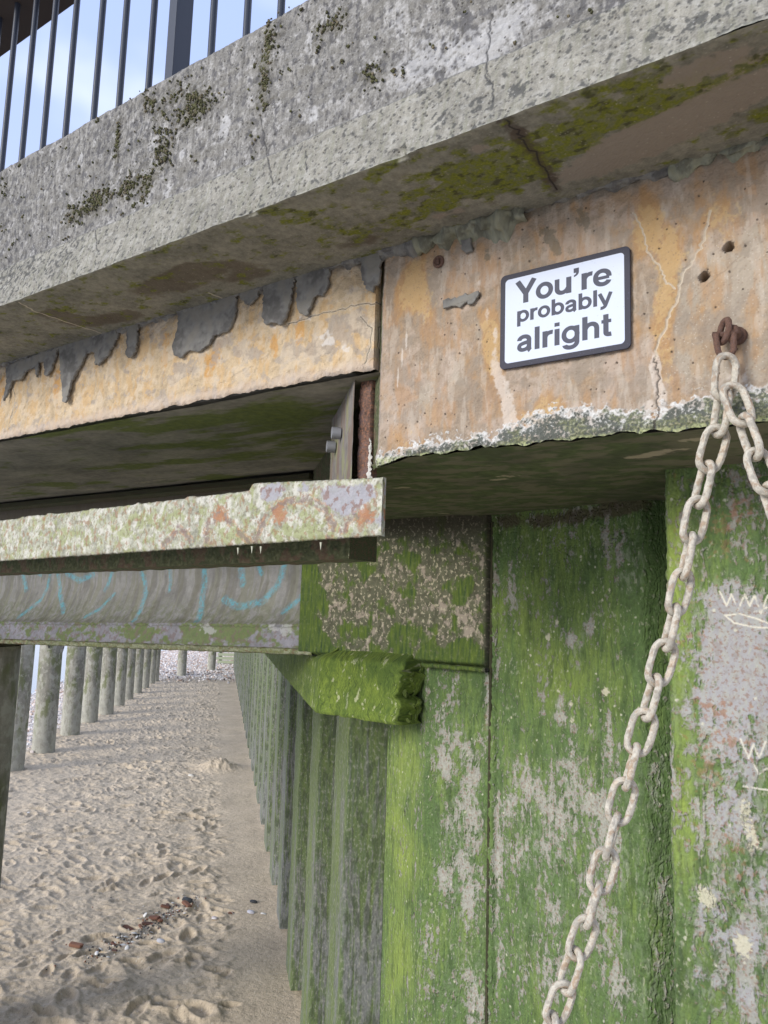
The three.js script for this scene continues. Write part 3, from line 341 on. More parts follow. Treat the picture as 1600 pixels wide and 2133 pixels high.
const sPlate = surface(-1.13, 2.80, 0.93, 0.64, 700, (x, y) => {
  const f = fbm(x * 34, y * 30, 5, 142), vf = fbm(x * 160, y * 140, 3, 143), fib = fbm(x * 100, y * 12, 4, 144);
  rgb(0.125, 0.125, 0.075); scale(0.85 + 0.9 * (f - 0.4)); H = 0.4 + 0.3 * (vf - 0.5);
  const p = ss(0.46, 0.64, pPale(x, y) * 0.36 + fbm(x * 34, y * 24, 7, 145) * 0.85 - 0.16); over(p * 0.85, 0.40, 0.335, 0.26); H += p * 0.2;
  over(ss(0.62, 0.70, fbm(x * 70, y * 60, 5, 146)) * 0.75, 0.55, 0.49, 0.34);
  const g = ss(0.44, 0.62, pGreen(x, y) * 0.36 + fbm(x * 15, y * 12, 7, 147) * 0.85 + 0.0 + 0.3 * ss(-1.0, -1.13, x + 0.05 * (f - 0.5)) + 0.18 * ss(2.95, 2.84, y + 0.06 * (f - 0.5))); over(g * 0.9, 0.060 + 0.14 * (fib - 0.35), 0.105 + 0.17 * (fib - 0.35), 0.018); H += g * 0.2 * fib;
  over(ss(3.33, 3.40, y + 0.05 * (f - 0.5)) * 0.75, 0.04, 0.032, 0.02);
  over(ss(-0.245, -0.225, x + 0.01 * (f - 0.5)) * 0.6, 0.08, 0.07, 0.06);
}, { bump: 0.008 });

// ---- thick bright moss on the waling
const sMoss = surface(0, 0, 0.8, 0.8, 700, (x, y) => {
  const n = fbm(x * 7.5, y * 7.5, 5, 151), fib = fbm(x * 130 + 12 * (n - 0.5), y * 13, 5, 152), f = fbm(x * 45, y * 38, 5, 153), vf = fbm(x * 260, y * 120, 3, 154);
  const b = clamp(0.5 + 0.9 * (n - 0.5) + 0.7 * (fib - 0.5) + 0.4 * (f - 0.5)); rgb(mix(0.066, 0.185, b), mix(0.112, 0.25, b), mix(0.018, 0.034, b)); scale(0.98 + 0.7 * (vf - 0.5) + 0.4 * (fib - 0.5));
  H = 0.4 + 0.7 * (fib - 0.5) + 0.5 * (f - 0.5);
  over(ss(0.68, 0.80, fbm(x * 36, y * 22, 6, 155)) * 0.7, 0.48, 0.48, 0.30); over(ss(0.56, 0.70, fbm(x * 10, y * 4, 5, 156)) * 0.5, 0.055, 0.10, 0.016); over(ss(0.34, 0.26, fib) * 0.4, 0.03, 0.05, 0.012);
}, { bump: 0.007 });

// ---- far sheet piles: one unrolled period (x 0..1.5), y = height 0..3.5
const farPile = (s0, mo) => surface(0, 0, 1.5, 3.5, 240, (x, y) => {
  const n = fbm(x * 4, y * 1.1, 5, s0), f = fbm(x * 34, y * 16, 6, s0 + 2), vf = fbm(x * 120, y * 70, 2, s0 + 3), fib = fbm(x * 46, y * 2.2, 5, s0 + 4);
  rgb(0.165, 0.168, 0.152); scale(0.98 + 0.6 * (f - 0.5) + 0.7 * (vf - 0.5)); H = 0.4 + 0.4 * (vf - 0.5) + 0.2 * (f - 0.5);
  over(ss(1.5, 0.3, y + 1.4 * (n - 0.5)) * 0.35, 0.21, 0.225, 0.235);
  const web = x > 0.45 && x < 0.9, m = ss(0.36, 0.66, 0.46 + 0.8 * (fib - 0.5) + 0.6 * (n - 0.5) + 0.35 * (f - 0.5) + mo + (web ? 0.02 : 0.12) + 0.14 * ss(0.09, 0.0, Math.abs(x - 0.44)) + 0.06 * ss(1.2, 2.6, y) - 0.12 * ss(0.5, 0, y)), b = clamp((web ? 0.2 : 0.4) + 0.9 * (fib - 0.5) + 0.4 * (n - 0.5));
  over(m * 0.85, mix(0.06, 0.165, b), mix(0.10, 0.22, b), 0.038); H += m * 0.3 * fib;
  over(ss(0.56, 0.74, fbm(x * 70, y * 40, 5, s0 + 6)) * 0.45, 0.34, 0.33, 0.28); over(ss(0.52, 0.66, fbm(x * 30, y * 8, 6, s0 + 8)) * (web ? 0.6 : 0.25), 0.045, 0.06, 0.03);
}, { bump: 0.008 });
const sFar = farPile(161, 0.05), sFar2 = farPile(181, -0.10);

// ---- round piles, x = way round (0..1.3), y = height
const sPile = surface(0, 0, 1.3, 3.6, 220, (x, y) => {
  const n = fbm(x * 3, y * 2, 5, 201), f = fbm(x * 22, y * 16, 5, 202), vf = fbm(x * 110, y * 90, 2, 203), dr = fbm(x * 16, y * 1.2, 4, 204);
  rgb(0.33, 0.315, 0.26); scale(0.9 + 0.7 * (n - 0.5) + 0.4 * (f - 0.5) + 0.3 * (vf - 0.5));
  over(ss(0.48, 0.72, fbm(x * 5 + 3, y * 2, 7, 205) + 0.08 * ss(1.2, 2.8, y)) * 0.75, 0.14, 0.165, 0.055);
  over(ss(0.52, 0.62, dr) * 0.3, 0.17, 0.15, 0.11);
  over(ss(1.0, 0.25, y + 1.1 * (n - 0.5)) * 0.5, 0.40, 0.40, 0.345);
  over(ss(0.56, 0.64, fbm(x * 9, y * 7, 4, 206) + 0.1 * ss(1.3, 0.7, y)) * 0.5, 0.45, 0.44, 0.37);
  over(ss(0.58, 0.72, fbm(x * 9, y * 4, 6, 207)) * 0.3, 0.10, 0.095, 0.07); H = 0.5 + 0.4 * (f - 0.5);
}, { bump: 0.006 });

// ---- sand, tiles every 2.4 m
const sSand = surface(0, 0, 2.4, 2.4, 340, (x, y) => {
  const u = x / 2.4, v = y / 2.4, n = fbm(u * 5, v * 5, 5, 211, 5), f = fbm(u * 48, v * 48, 4, 212, 48), vf = vn(u * 400, v * 400, 213, 400), cr = ridge(u * 24, v * 24, 4, 214, 24);
  rgb(0.51, 0.42, 0.30); scale(0.95 + 0.3 * (n - 0.5) + 0.35 * (f - 0.5) + 0.3 * (vf - 0.5)); H = 0.4 + 0.45 * (f - 0.5) + 0.2 * (vf - 0.5) + 0.35 * (cr - 0.6);
  const c = cell(u * 90, v * 90, 215, 90); if (cellId > 0.9) over(ss(0.25, 0.12, c) * 0.6, 0.16, 0.125, 0.10); else if (cellId < 0.06) over(ss(0.25, 0.12, c) * 0.7, 0.62, 0.58, 0.5);
}, { bump: 0.010, tile: true });

// ---- chain: chalky weathered zinc with rust; rusted iron; dark painted steel; sealant; timber
const sChain = surface(0, 0, 0.3, 0.3, 900, (x, y) => {
  const n = fbm(x * 40, y * 40, 4, 221, 12), f = fbm(x * 160, y * 160, 4, 222, 48), vf = fbm(x * 600, y * 600, 2, 223);
  rgb(0.52, 0.485, 0.405); scale(0.95 + 0.6 * (n - 0.5) + 0.4 * (f - 0.5) + 0.3 * (vf - 0.5)); over(ss(0.52, 0.72, fbm(x * 60, y * 60, 6, 225)) * 0.7, 0.30, 0.20, 0.125); over(ss(0.44, 0.34, n) * 0.5, 0.30, 0.28, 0.24); over(ss(0.58, 0.7, n) * 0.35, 0.40, 0.27, 0.16); over(ss(0.58, 0.72, fbm(x * 200, y * 200, 4, 224)) * 0.35, 0.27, 0.24, 0.19); H = 0.5 + 0.4 * (f - 0.5) + 0.4 * (vf - 0.5);
}, { bump: 0.0016, tile: true });
const sRust = surface(0, 0, 0.3, 0.3, 900, (x, y) => {
  const n = fbm(x * 40, y * 40, 4, 231, 12), f = fbm(x * 160, y * 160, 4, 232, 48), vf = fbm(x * 600, y * 600, 2, 233);
  rgb(0.17, 0.10, 0.075); scale(0.9 + 1.0 * (n - 0.5) + 0.8 * (f - 0.5) + 0.4 * (vf - 0.5)); over(ss(0.54, 0.66, f) * 0.6, 0.30, 0.13, 0.065); over(ss(0.58, 0.68, n) * 0.5, 0.10, 0.075, 0.08); H = 0.5 + 0.6 * (f - 0.5) + 0.4 * (vf - 0.5);
}, { bump: 0.003, tile: true });
const sSeal = surface(0, 0, 0.4, 0.4, 800, (x, y) => {
  const n = fbm(x * 30, y * 30, 4, 241, 12), f = fbm(x * 120, y * 120, 4, 242, 48); rgb(0.20, 0.195, 0.18); scale(0.9 + 0.5 * (n - 0.5) + 0.5 * (f - 0.5)); over(ss(0.50, 0.66, n) * 0.6, 0.21, 0.195, 0.16); over(ss(0.46, 0.36, n) * 0.5, 0.07, 0.065, 0.06); over(ss(0.6, 0.7, f) * 0.3, 0.2, 0.2, 0.19); H = 0.5 + 0.6 * (n - 0.5) + 0.4 * (f - 0.5);
}, { bump: 0.004, tile: true, rough: 0.8 });
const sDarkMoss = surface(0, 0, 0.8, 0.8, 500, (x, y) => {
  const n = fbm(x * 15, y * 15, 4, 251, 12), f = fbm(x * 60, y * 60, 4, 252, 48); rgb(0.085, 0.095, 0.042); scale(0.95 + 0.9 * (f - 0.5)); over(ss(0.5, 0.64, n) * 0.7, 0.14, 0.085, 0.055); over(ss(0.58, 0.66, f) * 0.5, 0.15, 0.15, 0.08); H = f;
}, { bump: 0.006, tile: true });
const sHang = surface(0, 0, 0.6, 0.6, 600, (x, y) => {
  const n = fbm(x * 40, y * 6, 4, 261), f = fbm(x * 60, y * 60, 4, 262); rgb(0.23, 0.21, 0.19); scale(0.9 + 0.7 * (n - 0.5) + 0.3 * (f - 0.5)); over(ss(0.46, 0.64, n) * 0.7, 0.15, 0.095, 0.065); over(ss(0.52, 0.66, fbm(x * 22 + 4, y * 9, 4, 263)) * 0.6, 0.25, 0.26, 0.12); H = 0.5 + 0.5 * (f - 0.5);
}, { bump: 0.004 });
const mNavy = plain(0.022, 0.028, 0.042, 0.42), mTimber = plain(0.05, 0.034, 0.025, 0.75), mZinc = plain(0.30, 0.31, 0.33, 0.55, 0.3);

// ================================================================ PLACE
const gridAt = (xs, nv, fn, uv) => grid(xs.length - 1, nv, (u, v, i, j) => fn(xs[i], v, j), uv);
const steps = (list) => { const out = [list[0]]; for (let i = 1; i < list.length; i += 2) { const st = list[i], to = list[i + 1], from = out[out.length - 1], n = Math.max(1, Math.round(Math.abs(to - from) / st)); for (let k = 1; k <= n; k++) out.push(from + (to - from) * k / n); } return out; };
const W = [-0.728, -0.686], OUT = [-0.686, 0.728];              // along the quay wall, and from it towards the beach
const S1 = [-1.77, -2.14];
const toQP = (x, z) => { const a = x - S1[0], b = z - S1[1]; return [a * OUT[0] + b * OUT[1], a * W[0] + b * W[1]]; };

// ---- beach: one sheet from under the camera to beyond the water's edge
const dryMask = (q, p) => ss(0.30, 0.62, q + 0.30 * (fbm(p * 1.1, q * 1.1, 3, 301) - 0.5) - 0.05 * clamp(p, 0, 12) * 0.3);
function prints(x, z) {
  let h = 0; const c = 0.20, ix = Math.floor(x / c), iz = Math.floor(z / c);
  for (let j = -1; j < 2; j++) for (let i = -1; i < 2; i++) {
    const cx = ix + i, cz = iz + j; if (hash(cx, cz, 310) > 0.62) continue;
    const px = (cx + hash(cx, cz, 311)) * c, pz = (cz + hash(cx, cz, 312)) * c, a = hash(cx, cz, 313) * 6.283, ca = Math.cos(a), sa = Math.sin(a), k = 0.7 + 0.6 * hash(cx, cz, 314);
    const dx = x - px, dz = z - pz, u = (dx * ca + dz * sa) / (0.115 * k), v = (-dx * sa + dz * ca) / (0.054 * k), d = Math.sqrt(u * u + v * v * (1 + 0.25 * u));
    if (d < 2.2) { const dep = 0.008 + 0.024 * hash(cx, cz, 315); h -= dep * (1 - ss(0.70, 1.0, d)); h += dep * 0.75 * Math.exp(-(((d - 1.3) / 0.26) ** 2)) * (0.4 + 0.9 * hash(cx, cz, 316) * (u > 0 ? 1 : 0.5)); }
  }
  return h;
}
const MOUND = [-9.906,-8.973];
function beachY(x, z) {
  const [q, p] = toQP(x, z), sh = q + Math.max(0, p - 27) * 0.10;
  let y = -0.125 * Math.max(0, sh - 4.3) - 0.02 * Math.max(0, sh - 8) ** 1.2; if (y < -3) y = -3;
  y += 0.05 * (fbm(x * 0.5, z * 0.5, 3, 302) - 0.5) * ss(0, 1, q);
  if (p > -7 && p < 40 && q < 7 && q > -1) {
    const m = dryMask(q, p) * ss(7, 5, q);
    const pt = 0.6 + 0.4 * ss(0.38, 0.60, fbm(x * 0.9, z * 0.9, 3, 308) + 0.10 * ss(5, 2, p)); y += m * (pt * prints(x, z) + pt * 0.050 * (ridge(x * 1.9, z * 1.9, 3, 303) - 0.6) + 0.022 * (fbm(x * 7, z * 7, 4, 304) - 0.5) + 0.012 * (ridge(x * 13, z * 13, 3, 309) - 0.6)) + (1 - m) * 0.010 * (fbm(x * 2, z * 2, 2, 305) - 0.5);
    const w = ((q + 0.18) * 1) ; y += 0.02 * ss(0.25, 0.02, w) * (fbm(p * 2, 3, 3, 306) + 0.2);
    const mx = x - MOUND[0], mz = z - MOUND[1], md = Math.sqrt((mx * 0.85) ** 2 + mz * mz); y += 0.17 * Math.exp(-(md * md) / 0.09) * (0.6 + 0.9 * fbm(x * 7, z * 7, 4, 307));
  }
  return y;
}
{
  const ps = steps([-60, 12, -12, 1, -4, 0.10, 0.5, 0.013, 4, 0.02, 8, 0.035, 14, 0.07, 24, 0.15, 40, 1, 70, 20, 200]), qs = steps([-2, 0.5, -0.5, 0.05, -0.05, 0.014, 3.2, 0.022, 5.5, 0.12, 8, 1, 14, 12, 40]);
  const g = gridAt(qs, ps.length - 1, (q, v, j) => { const p = ps[j], x = S1[0] + q * OUT[0] + p * W[0], z = S1[1] + q * OUT[1] + p * W[1]; return [x, beachY(x, z), z]; }, (u, v, a) => [a[0] / 2.4, a[2] / 2.4]);
  const pos = g.attributes.position, c = new Float32Array(pos.count * 3);
  for (let i = 0; i < pos.count; i++) {                // damp, dry and shingle tones of the ground itself
    const x = pos.getX(i), z = pos.getZ(i), [q, p] = toQP(x, z), sh = q + Math.max(0, p - 27) * 0.10, d = fbm(x * 1.7, z * 1.7, 4, 320), dk = fbm(x * 5, z * 5, 4, 321);
    let k = 0.97 + 0.14 * (d - 0.5) + 0.22 * (dk - 0.5), t = [k, k, k];
    const peb = clamp(Math.max(ss(4.3, 4.8, sh + 0.6 * (d - 0.5)), ss(27.5, 30, p + 3 * (d - 0.5)))), wet = ss(26, 28, p + 2 * (d - 0.5)) * ss(33, 30, p) * ss(5.5, 4, q);
    t = [mix(t[0], 1.25, peb), mix(t[1], 1.38, peb), mix(t[2], 1.75, peb)]; const ww = 1 - 0.45 * wet * ss(0.35, 0.65, dk); c[i * 3] = t[0] * ww; c[i * 3 + 1] = t[1] * ww; c[i * 3 + 2] = t[2] * ww;
  }
  g.setAttribute('color', new THREE.BufferAttribute(c, 3)); sSand.mat.vertexColors = true;
  // front faces must look up
  const m = part('beach', g, sSand.mat, scene, { kind: 'structure', label: 'trampled pale sand beach sloping to the sea below the deck' });
  m.material.side = THREE.DoubleSide;
  const sea = new THREE.MeshPhysicalMaterial({ color: new THREE.Color().setRGB(0.30, 0.36, 0.40), roughness: 0.22, ior: 1.33 });
  const sg = grid(160, 120, (u, v) => { const p = mix(-60, 900, v * v), q = 5.5 + mix(0, 900, u * u) - Math.max(0, p - 27) * 0.2, x = S1[0] + q * OUT[0] + p * W[0], z = S1[1] + q * OUT[1] + p * W[1]; return [x, -0.36 + 0.04 * (fbm(x * 0.6, z * 0.6, 3, 330) - 0.5), z]; });
  part('sea', sg, sea, scene, { kind: 'structure', label: 'pale calm sea at the edge of the shingle' });
}
// ---- shingle
{
  const geo = roughen(new THREE.IcosahedronGeometry(1, 1), 0.25, 1.3, 5), n = 26000, m = new THREE.InstancedMesh(geo, plain(1, 1, 1, 0.9), n), M4 = new THREE.Matrix4(), Q = new THREE.Quaternion(), E = new THREE.Euler(), col = new THREE.Color(); let k = 0;
  while (k < n) {
    const far = rnd() < 0.62, p = far ? rr(26, 62) : rr(8, 40), q = far ? rr(-0.4, 8) : rr(4.2, 8.5), sh = q + Math.max(0, p - 27) * 0.1, x = S1[0] + q * OUT[0] + p * W[0], z = S1[1] + q * OUT[1] + p * W[1];
    if (!far && sh < 4.4 + rr(-0.3, 0.7)) continue; if (far && p < 28 + rr(-1.5, 3)) continue;
    const s = rr(0.018, 0.05) * (rnd() < 0.1 ? 1.6 : 1); M4.compose(new THREE.Vector3(x, beachY(x, z) + s * 0.2, z), Q.setFromEuler(E.set(rr(0, 6), rr(0, 6), rr(0, 6))), new THREE.Vector3(s, s * rr(0.4, 0.7), s * rr(0.7, 1.2))); m.setMatrixAt(k, M4);
    const t = rnd(), v = rr(0.75, 1.25) * (p < 32 && far && rnd() < 0.4 ? 0.5 : 1); t < 0.5 ? col.setRGB(0.60 * v, 0.53 * v, 0.48 * v) : t < 0.72 ? col.setRGB(0.46 * v, 0.34 * v, 0.27 * v) : col.setRGB(0.68 * v, 0.66 * v, 0.64 * v); m.setColorAt(k++, col);
  }
  m.name = 'shingle'; m.castShadow = m.receiveShadow = true; m.userData = { kind: 'stuff', label: 'pale pinkish shingle between the sand and the water' }; scene.add(m);
}

// ---- concrete deck
const lipJ = (x) => 0.008 * (fbm(x * 16, 1, 4, 401) - 0.5) * 2 - 0.010 * ss(0.60, 0.72, fbm(x * 9, 5, 3, 402));
const deckX = steps([-6.5, 0.5, -2.5, 0.05, -1.7, 0.0055, 1.15, 0.05, 2.4]);
const deck = thing('concrete_deck', 'weathered grey concrete deck with a splayed lip and mossy underside, running across the top', 'deck');
{
  const Lu = 0.556, rows = 104;
  part('edge_beam', gridAt(deckX, rows + 2, (x, v, j) => {
    const y = Math.min(1, j / rows) * Lu, d = 0.008 * (sEdge.at(x, y) - 0.45) + 0.006 * (fbm(x * 5, y * 8, 4, 403) - 0.5) * 2;
    if (j === rows + 1) return [x, 4.548, 0.262]; if (j === rows + 2) return [x, 4.545, -0.3];
    const l = lipJ(x);
    if (y < ARRIS) { const t = y / ARRIS, e = ss(0.25, 0, t); return [x, mix(3.985, 4.15, t) - l * e * 0.6, mix(0.340, 0.300, t) + d + l * e]; }
    const t = ss(Lu - 0.02, Lu, y); return [x, 4.15 + y - ARRIS + 0.010 * (fbm(x * 24, 2, 4, 404) - 0.5) * t, 0.296 + d - 0.012 * t * t];
  }, (u, v, a) => sEdge.uv(a[0], Math.min(1, v * (rows + 2) / rows) * Lu)), sEdge.mat, deck);
  part('soffit', gridAt(deckX, 56, (x, v) => { const z = 0.34 * (1 - v), l = lipJ(x), e = ss(0.06, 0, v); return [x, 3.985 - l * e * 0.6 - 0.006 * (sUnder.at(x, z) - 0.5) * (1 - e), z + l * e]; }, (u, v, a) => sUnder.uv(a[0], a[2])), sUnder.mat, deck);
  part('deck_body', mergeGeometries([box(8.9, 0.52, 3.2, -2.05, 4.268, -1.31), box(6.4, 0.30, 1.2, -3.3, 3.83, -0.62)]), plain(0.2, 0.19, 0.17, 0.95), deck);
  part('bridge_soffit', gridAt(steps([-6.5, 0.1, -4, 0.03, 0.0]), 60, (x, v) => { const z = -1.18 * v - 0.004; return [x, 3.664 + 0.012 * (fbm(x * 2, z * 6, 4, 405) - 0.5), z]; }, (u, v, a) => sBridge.uv(a[0], a[2])), sBridge.mat, deck);
  // moss tufts on the face
  const geo = roughen(new THREE.IcosahedronGeometry(1, 1), 0.5, 1.7, 3), pts = [];
  for (let k = 0; k < 60000 && pts.length < 2200; k++) { const x = rr(-1.6, 0.9), y = rr(ARRIS + 0.01, 0.55), v = fMoss(x, y); if (v * 1.1 + (fbm(x * 60, y * 60, 3, 10) - 0.5) * 2.6 + (fbm(x * 14, y * 14, 3, 406) - 0.5) * 1.7 > rr(0.75, 1.6)) pts.push([x, y]); }
  const m = new THREE.InstancedMesh(geo, plain(1, 1, 1, 1), pts.length), M4 = new THREE.Matrix4(), Q = new THREE.Quaternion(), E = new THREE.Euler(), c = new THREE.Color();
  pts.forEach(([x, y], k) => { const s = rr(0.0014, 0.0042); M4.compose(new THREE.Vector3(x, 4.15 + y - ARRIS, 0.299 + s * 0.2), Q.setFromEuler(E.set(rr(0, 6), rr(0, 6), rr(0, 6))), new THREE.Vector3(s, s * 0.9, s * 0.8)); m.setMatrixAt(k, M4); const v = rr(0.5, 1.5), t = rnd(); t < 0.75 ? c.setRGB(0.075 * v, 0.075 * v, 0.032 * v) : c.setRGB(0.13 * v, 0.11 * v, 0.07 * v); m.setColorAt(k, c); });
  m.name = 'moss'; m.castShadow = m.receiveShadow = true; m.userData = { kind: 'stuff' }; deck.add(m);
}

// ---- rendered beam under the deck, left of the joint
const beam = thing('concrete_beam', 'ochre rendered concrete beam with flaking grey sealant, under the deck left of the joint', 'beam');
{
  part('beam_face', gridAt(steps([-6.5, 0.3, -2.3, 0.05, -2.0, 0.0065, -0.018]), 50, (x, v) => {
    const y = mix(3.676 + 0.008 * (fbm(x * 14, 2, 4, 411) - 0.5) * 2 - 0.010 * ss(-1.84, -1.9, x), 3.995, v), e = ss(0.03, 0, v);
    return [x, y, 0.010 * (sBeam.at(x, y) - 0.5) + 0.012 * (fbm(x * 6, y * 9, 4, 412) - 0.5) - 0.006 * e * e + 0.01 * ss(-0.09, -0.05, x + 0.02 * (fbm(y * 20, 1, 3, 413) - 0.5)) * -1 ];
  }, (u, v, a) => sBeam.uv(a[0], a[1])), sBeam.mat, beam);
  part('beam_end', grid(4, 12, (u, v) => [-0.018, mix(3.676, 3.995, v), -0.14 * u - 0.004], (u, v) => sBeam.uv(-0.02 - u * 0.1, mix(3.676, 3.99, v))), sBeam.mat, beam);
}
// flaking sealant: jagged outlines with a few millimetres of thickness
function flake(pts, thick, jag = 0.0045) {
  const o = []; for (let i = 0; i < pts.length; i++) { const a = pts[i], b = pts[(i + 1) % pts.length], L = Math.hypot(b[0] - a[0], b[1] - a[1]), n = Math.max(1, Math.round(L / 0.008)); for (let k = 0; k < n; k++) { const t = k / n; o.push(new THREE.Vector2(mix(a[0], b[0], t) + (k ? rr(-jag, jag) : 0), mix(a[1], b[1], t) + (k ? rr(-jag, jag) : 0))); } }
  const g = new THREE.ExtrudeGeometry(new THREE.Shape(o), { depth: thick, bevelEnabled: true, bevelThickness: 0.002, bevelSize: 0.0012, bevelSegments: 1 }); const top = Math.max(...pts.map((p) => p[1])), bb = rr(0.02, 0.07); return roughen(g.translate(0, -top, 0.003).rotateX(-bb).rotateY(0).translate(0, top, 0.001), 0.0016, 45, 8);
}
for (const p of [[[-1.822,3.967],[-1.677,3.977],[-1.581,3.981],[-1.464,3.988],[-1.481,3.932],[-1.507,3.882],[-1.532,3.885],[-1.550,3.943],[-1.585,3.949],[-1.583,3.883],[-1.608,3.932],[-1.668,3.922],[-1.699,3.896],[-1.760,3.900],[-1.779,3.856],[-1.801,3.822],[-1.800,3.895]], [[-1.464,3.988],[-1.320,3.987],[-1.215,3.996],[-1.116,3.991],[-1.108,3.950],[-1.143,3.908],[-1.197,3.869],[-1.222,3.883],[-1.227,3.925],[-1.279,3.930],[-1.310,3.887],[-1.350,3.838],[-1.368,3.760],[-1.390,3.763],[-1.406,3.827],[-1.435,3.900]], [[-1.056,3.984],[-1.004,3.985],[-0.995,3.887],[-1.022,3.868],[-1.047,3.881]], [[-0.799,4.004],[-0.688,4.006],[-0.540,4.007],[-0.526,3.935],[-0.541,3.897],[-0.558,3.874],[-0.623,3.872],[-0.639,3.846],[-0.673,3.832],[-0.735,3.842],[-0.770,3.826],[-0.798,3.839],[-0.809,3.877],[-0.792,3.929]], [[-0.524,4.003],[-0.434,4.007],[-0.439,3.960],[-0.471,3.939],[-0.510,3.963]], [[-0.415,4.010],[-0.298,4.014],[-0.298,3.960],[-0.313,3.879],[-0.332,3.848],[-0.359,3.859],[-0.391,3.859],[-0.411,3.888]], [[-0.293,4.013],[-0.171,4.010],[-0.170,3.935],[-0.188,3.907],[-0.220,3.911],[-0.241,3.860],[-0.270,3.874],[-0.284,3.919]], [[-0.061,4.008],[0.004,4.006],[0.005,3.920],[-0.016,3.879],[-0.039,3.893],[-0.053,3.927]]]) {
  part('sealant_flake', flake(p, 0.005), sSeal.mat, beam);
}
{ // lumpy sealant bead along the joint under the deck
  const bead = (x0, x1, r, s, lump, drop = 0) => grid(Math.round((x1 - x0) / 0.006), 8, (u, v) => { const x = mix(x0, x1, u), a = -0.2 + v * 2.1, k = r * (0.55 + lump * (fbm(x * 15, 1, 4, s) - 0.3) + 0.5 * lump * (vn(x * 45, v * 4, s + 3) - 0.5)); return [x, 3.992 - Math.max(0.002, k * Math.sin(a * 0.75)) * (1 + drop * 0.6 * vn(x * 12, 2, s + 7)), 0.002 + Math.max(0, k) * 0.8 * Math.max(0, Math.cos(a - 0.2)) - 0.004 * (v > 0.99)]; }, (u, v) => [u * (x1 - x0) / 0.4, v * 0.1]);
  part('sealant_bead', bead(-2.2, -0.02, 0.014, 421, 1.6, 0.8), sSeal.mat, beam);
  const wallBeads = [[0.0, 0.13, 0.022, 425, 1.6, 1.0], [0.12, 0.42, 0.034, 428, 1.9, 0.9], [0.40, 0.56, 0.008, 431, 1.6, 0.8], [0.54, 0.76, 0.016, 434, 1.3, 0.6], [0.74, 1.4, 0.020, 437, 2.0, 0.8]];
  const sGreenSeal = sSeal.mat.clone(); sGreenSeal.color.setRGB(1.25, 1.3, 1.05);
  globalThis.wb = wallBeads.map((b, i) => [bead(...b), i === 1 || i === 4 ? sGreenSeal : sSeal.mat]);
}

// ---- wall with the sign: an abutment block, skewed at its left end
const wall = thing('concrete_wall', 'stained ochre concrete wall face with white salt crust, carrying the sign and the chain', 'wall');
{
  const holes = [[0.851,3.784, 0.0085], [0.803,3.734, 0.0075]];
  const pitD = (x, y) => { let d = 0; for (const [hx, hy, r] of holes) { const k = Math.hypot(x - hx, y - hy); d = Math.max(d, 0.10 * ss(r * 1.05, r * 0.8, k)); } return d; };
  const foot = (x) => 3.430 + 0.010 * (fbm(x * 18, 3, 4, 441) - 0.5) * 2 - 0.006 * ss(0.6, 0.8, x) - 0.018 * ss(0.10, 0.02, x);
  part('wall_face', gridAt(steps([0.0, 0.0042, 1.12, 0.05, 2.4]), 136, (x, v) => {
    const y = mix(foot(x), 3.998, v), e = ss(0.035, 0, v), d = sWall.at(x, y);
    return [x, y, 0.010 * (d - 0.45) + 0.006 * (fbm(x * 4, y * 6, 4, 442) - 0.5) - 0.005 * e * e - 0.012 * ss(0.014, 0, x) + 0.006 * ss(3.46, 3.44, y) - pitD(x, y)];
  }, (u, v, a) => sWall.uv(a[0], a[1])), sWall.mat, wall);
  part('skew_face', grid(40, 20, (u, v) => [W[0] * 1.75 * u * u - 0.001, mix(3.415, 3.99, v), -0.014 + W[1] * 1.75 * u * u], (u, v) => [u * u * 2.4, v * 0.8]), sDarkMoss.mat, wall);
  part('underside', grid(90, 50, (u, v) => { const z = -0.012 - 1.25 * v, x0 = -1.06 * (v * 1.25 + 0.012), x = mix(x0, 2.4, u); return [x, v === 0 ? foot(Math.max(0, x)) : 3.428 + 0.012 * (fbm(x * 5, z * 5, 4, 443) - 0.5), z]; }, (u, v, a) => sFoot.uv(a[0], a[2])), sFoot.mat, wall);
  part('sealant_patch', flake([[0.198,3.810],[0.234,3.808],[0.253,3.811],[0.293,3.813],[0.295,3.801],[0.279,3.785],[0.258,3.793],[0.246,3.783],[0.211,3.791],[0.200,3.791]], 0.003), sSeal.mat, wall);
  part('sealant_patch', flake([[0.246,3.954],[0.272,3.953],[0.278,3.919],[0.261,3.918],[0.249,3.931]], 0.006), sSeal.mat, wall);
  for (const [g, m] of globalThis.wb) part('sealant_bead', g, m, wall); delete globalThis.wb;
}
// rusted anchor sleeve left of the sign
{ const [x, y] = [0.179,3.918]; const o = thing('anchor_sleeve', 'small round rusted anchor socket in the wall, upper left of the sign', 'anchor', [x, y, 0.003]);
  part('flange', new THREE.TorusGeometry(0.0125, 0.0038, 8, 20), sRust.mat, o); part('stud', mergeGeometries([new THREE.CylinderGeometry(0.011, 0.011, 0.004, 18).rotateX(Math.PI / 2).translate(0, 0, -0.001).toNonIndexed(), box(0.006, 0.014, 0.006, 0.001, -0.002, 0.003).toNonIndexed()]), sRust.mat, o); }

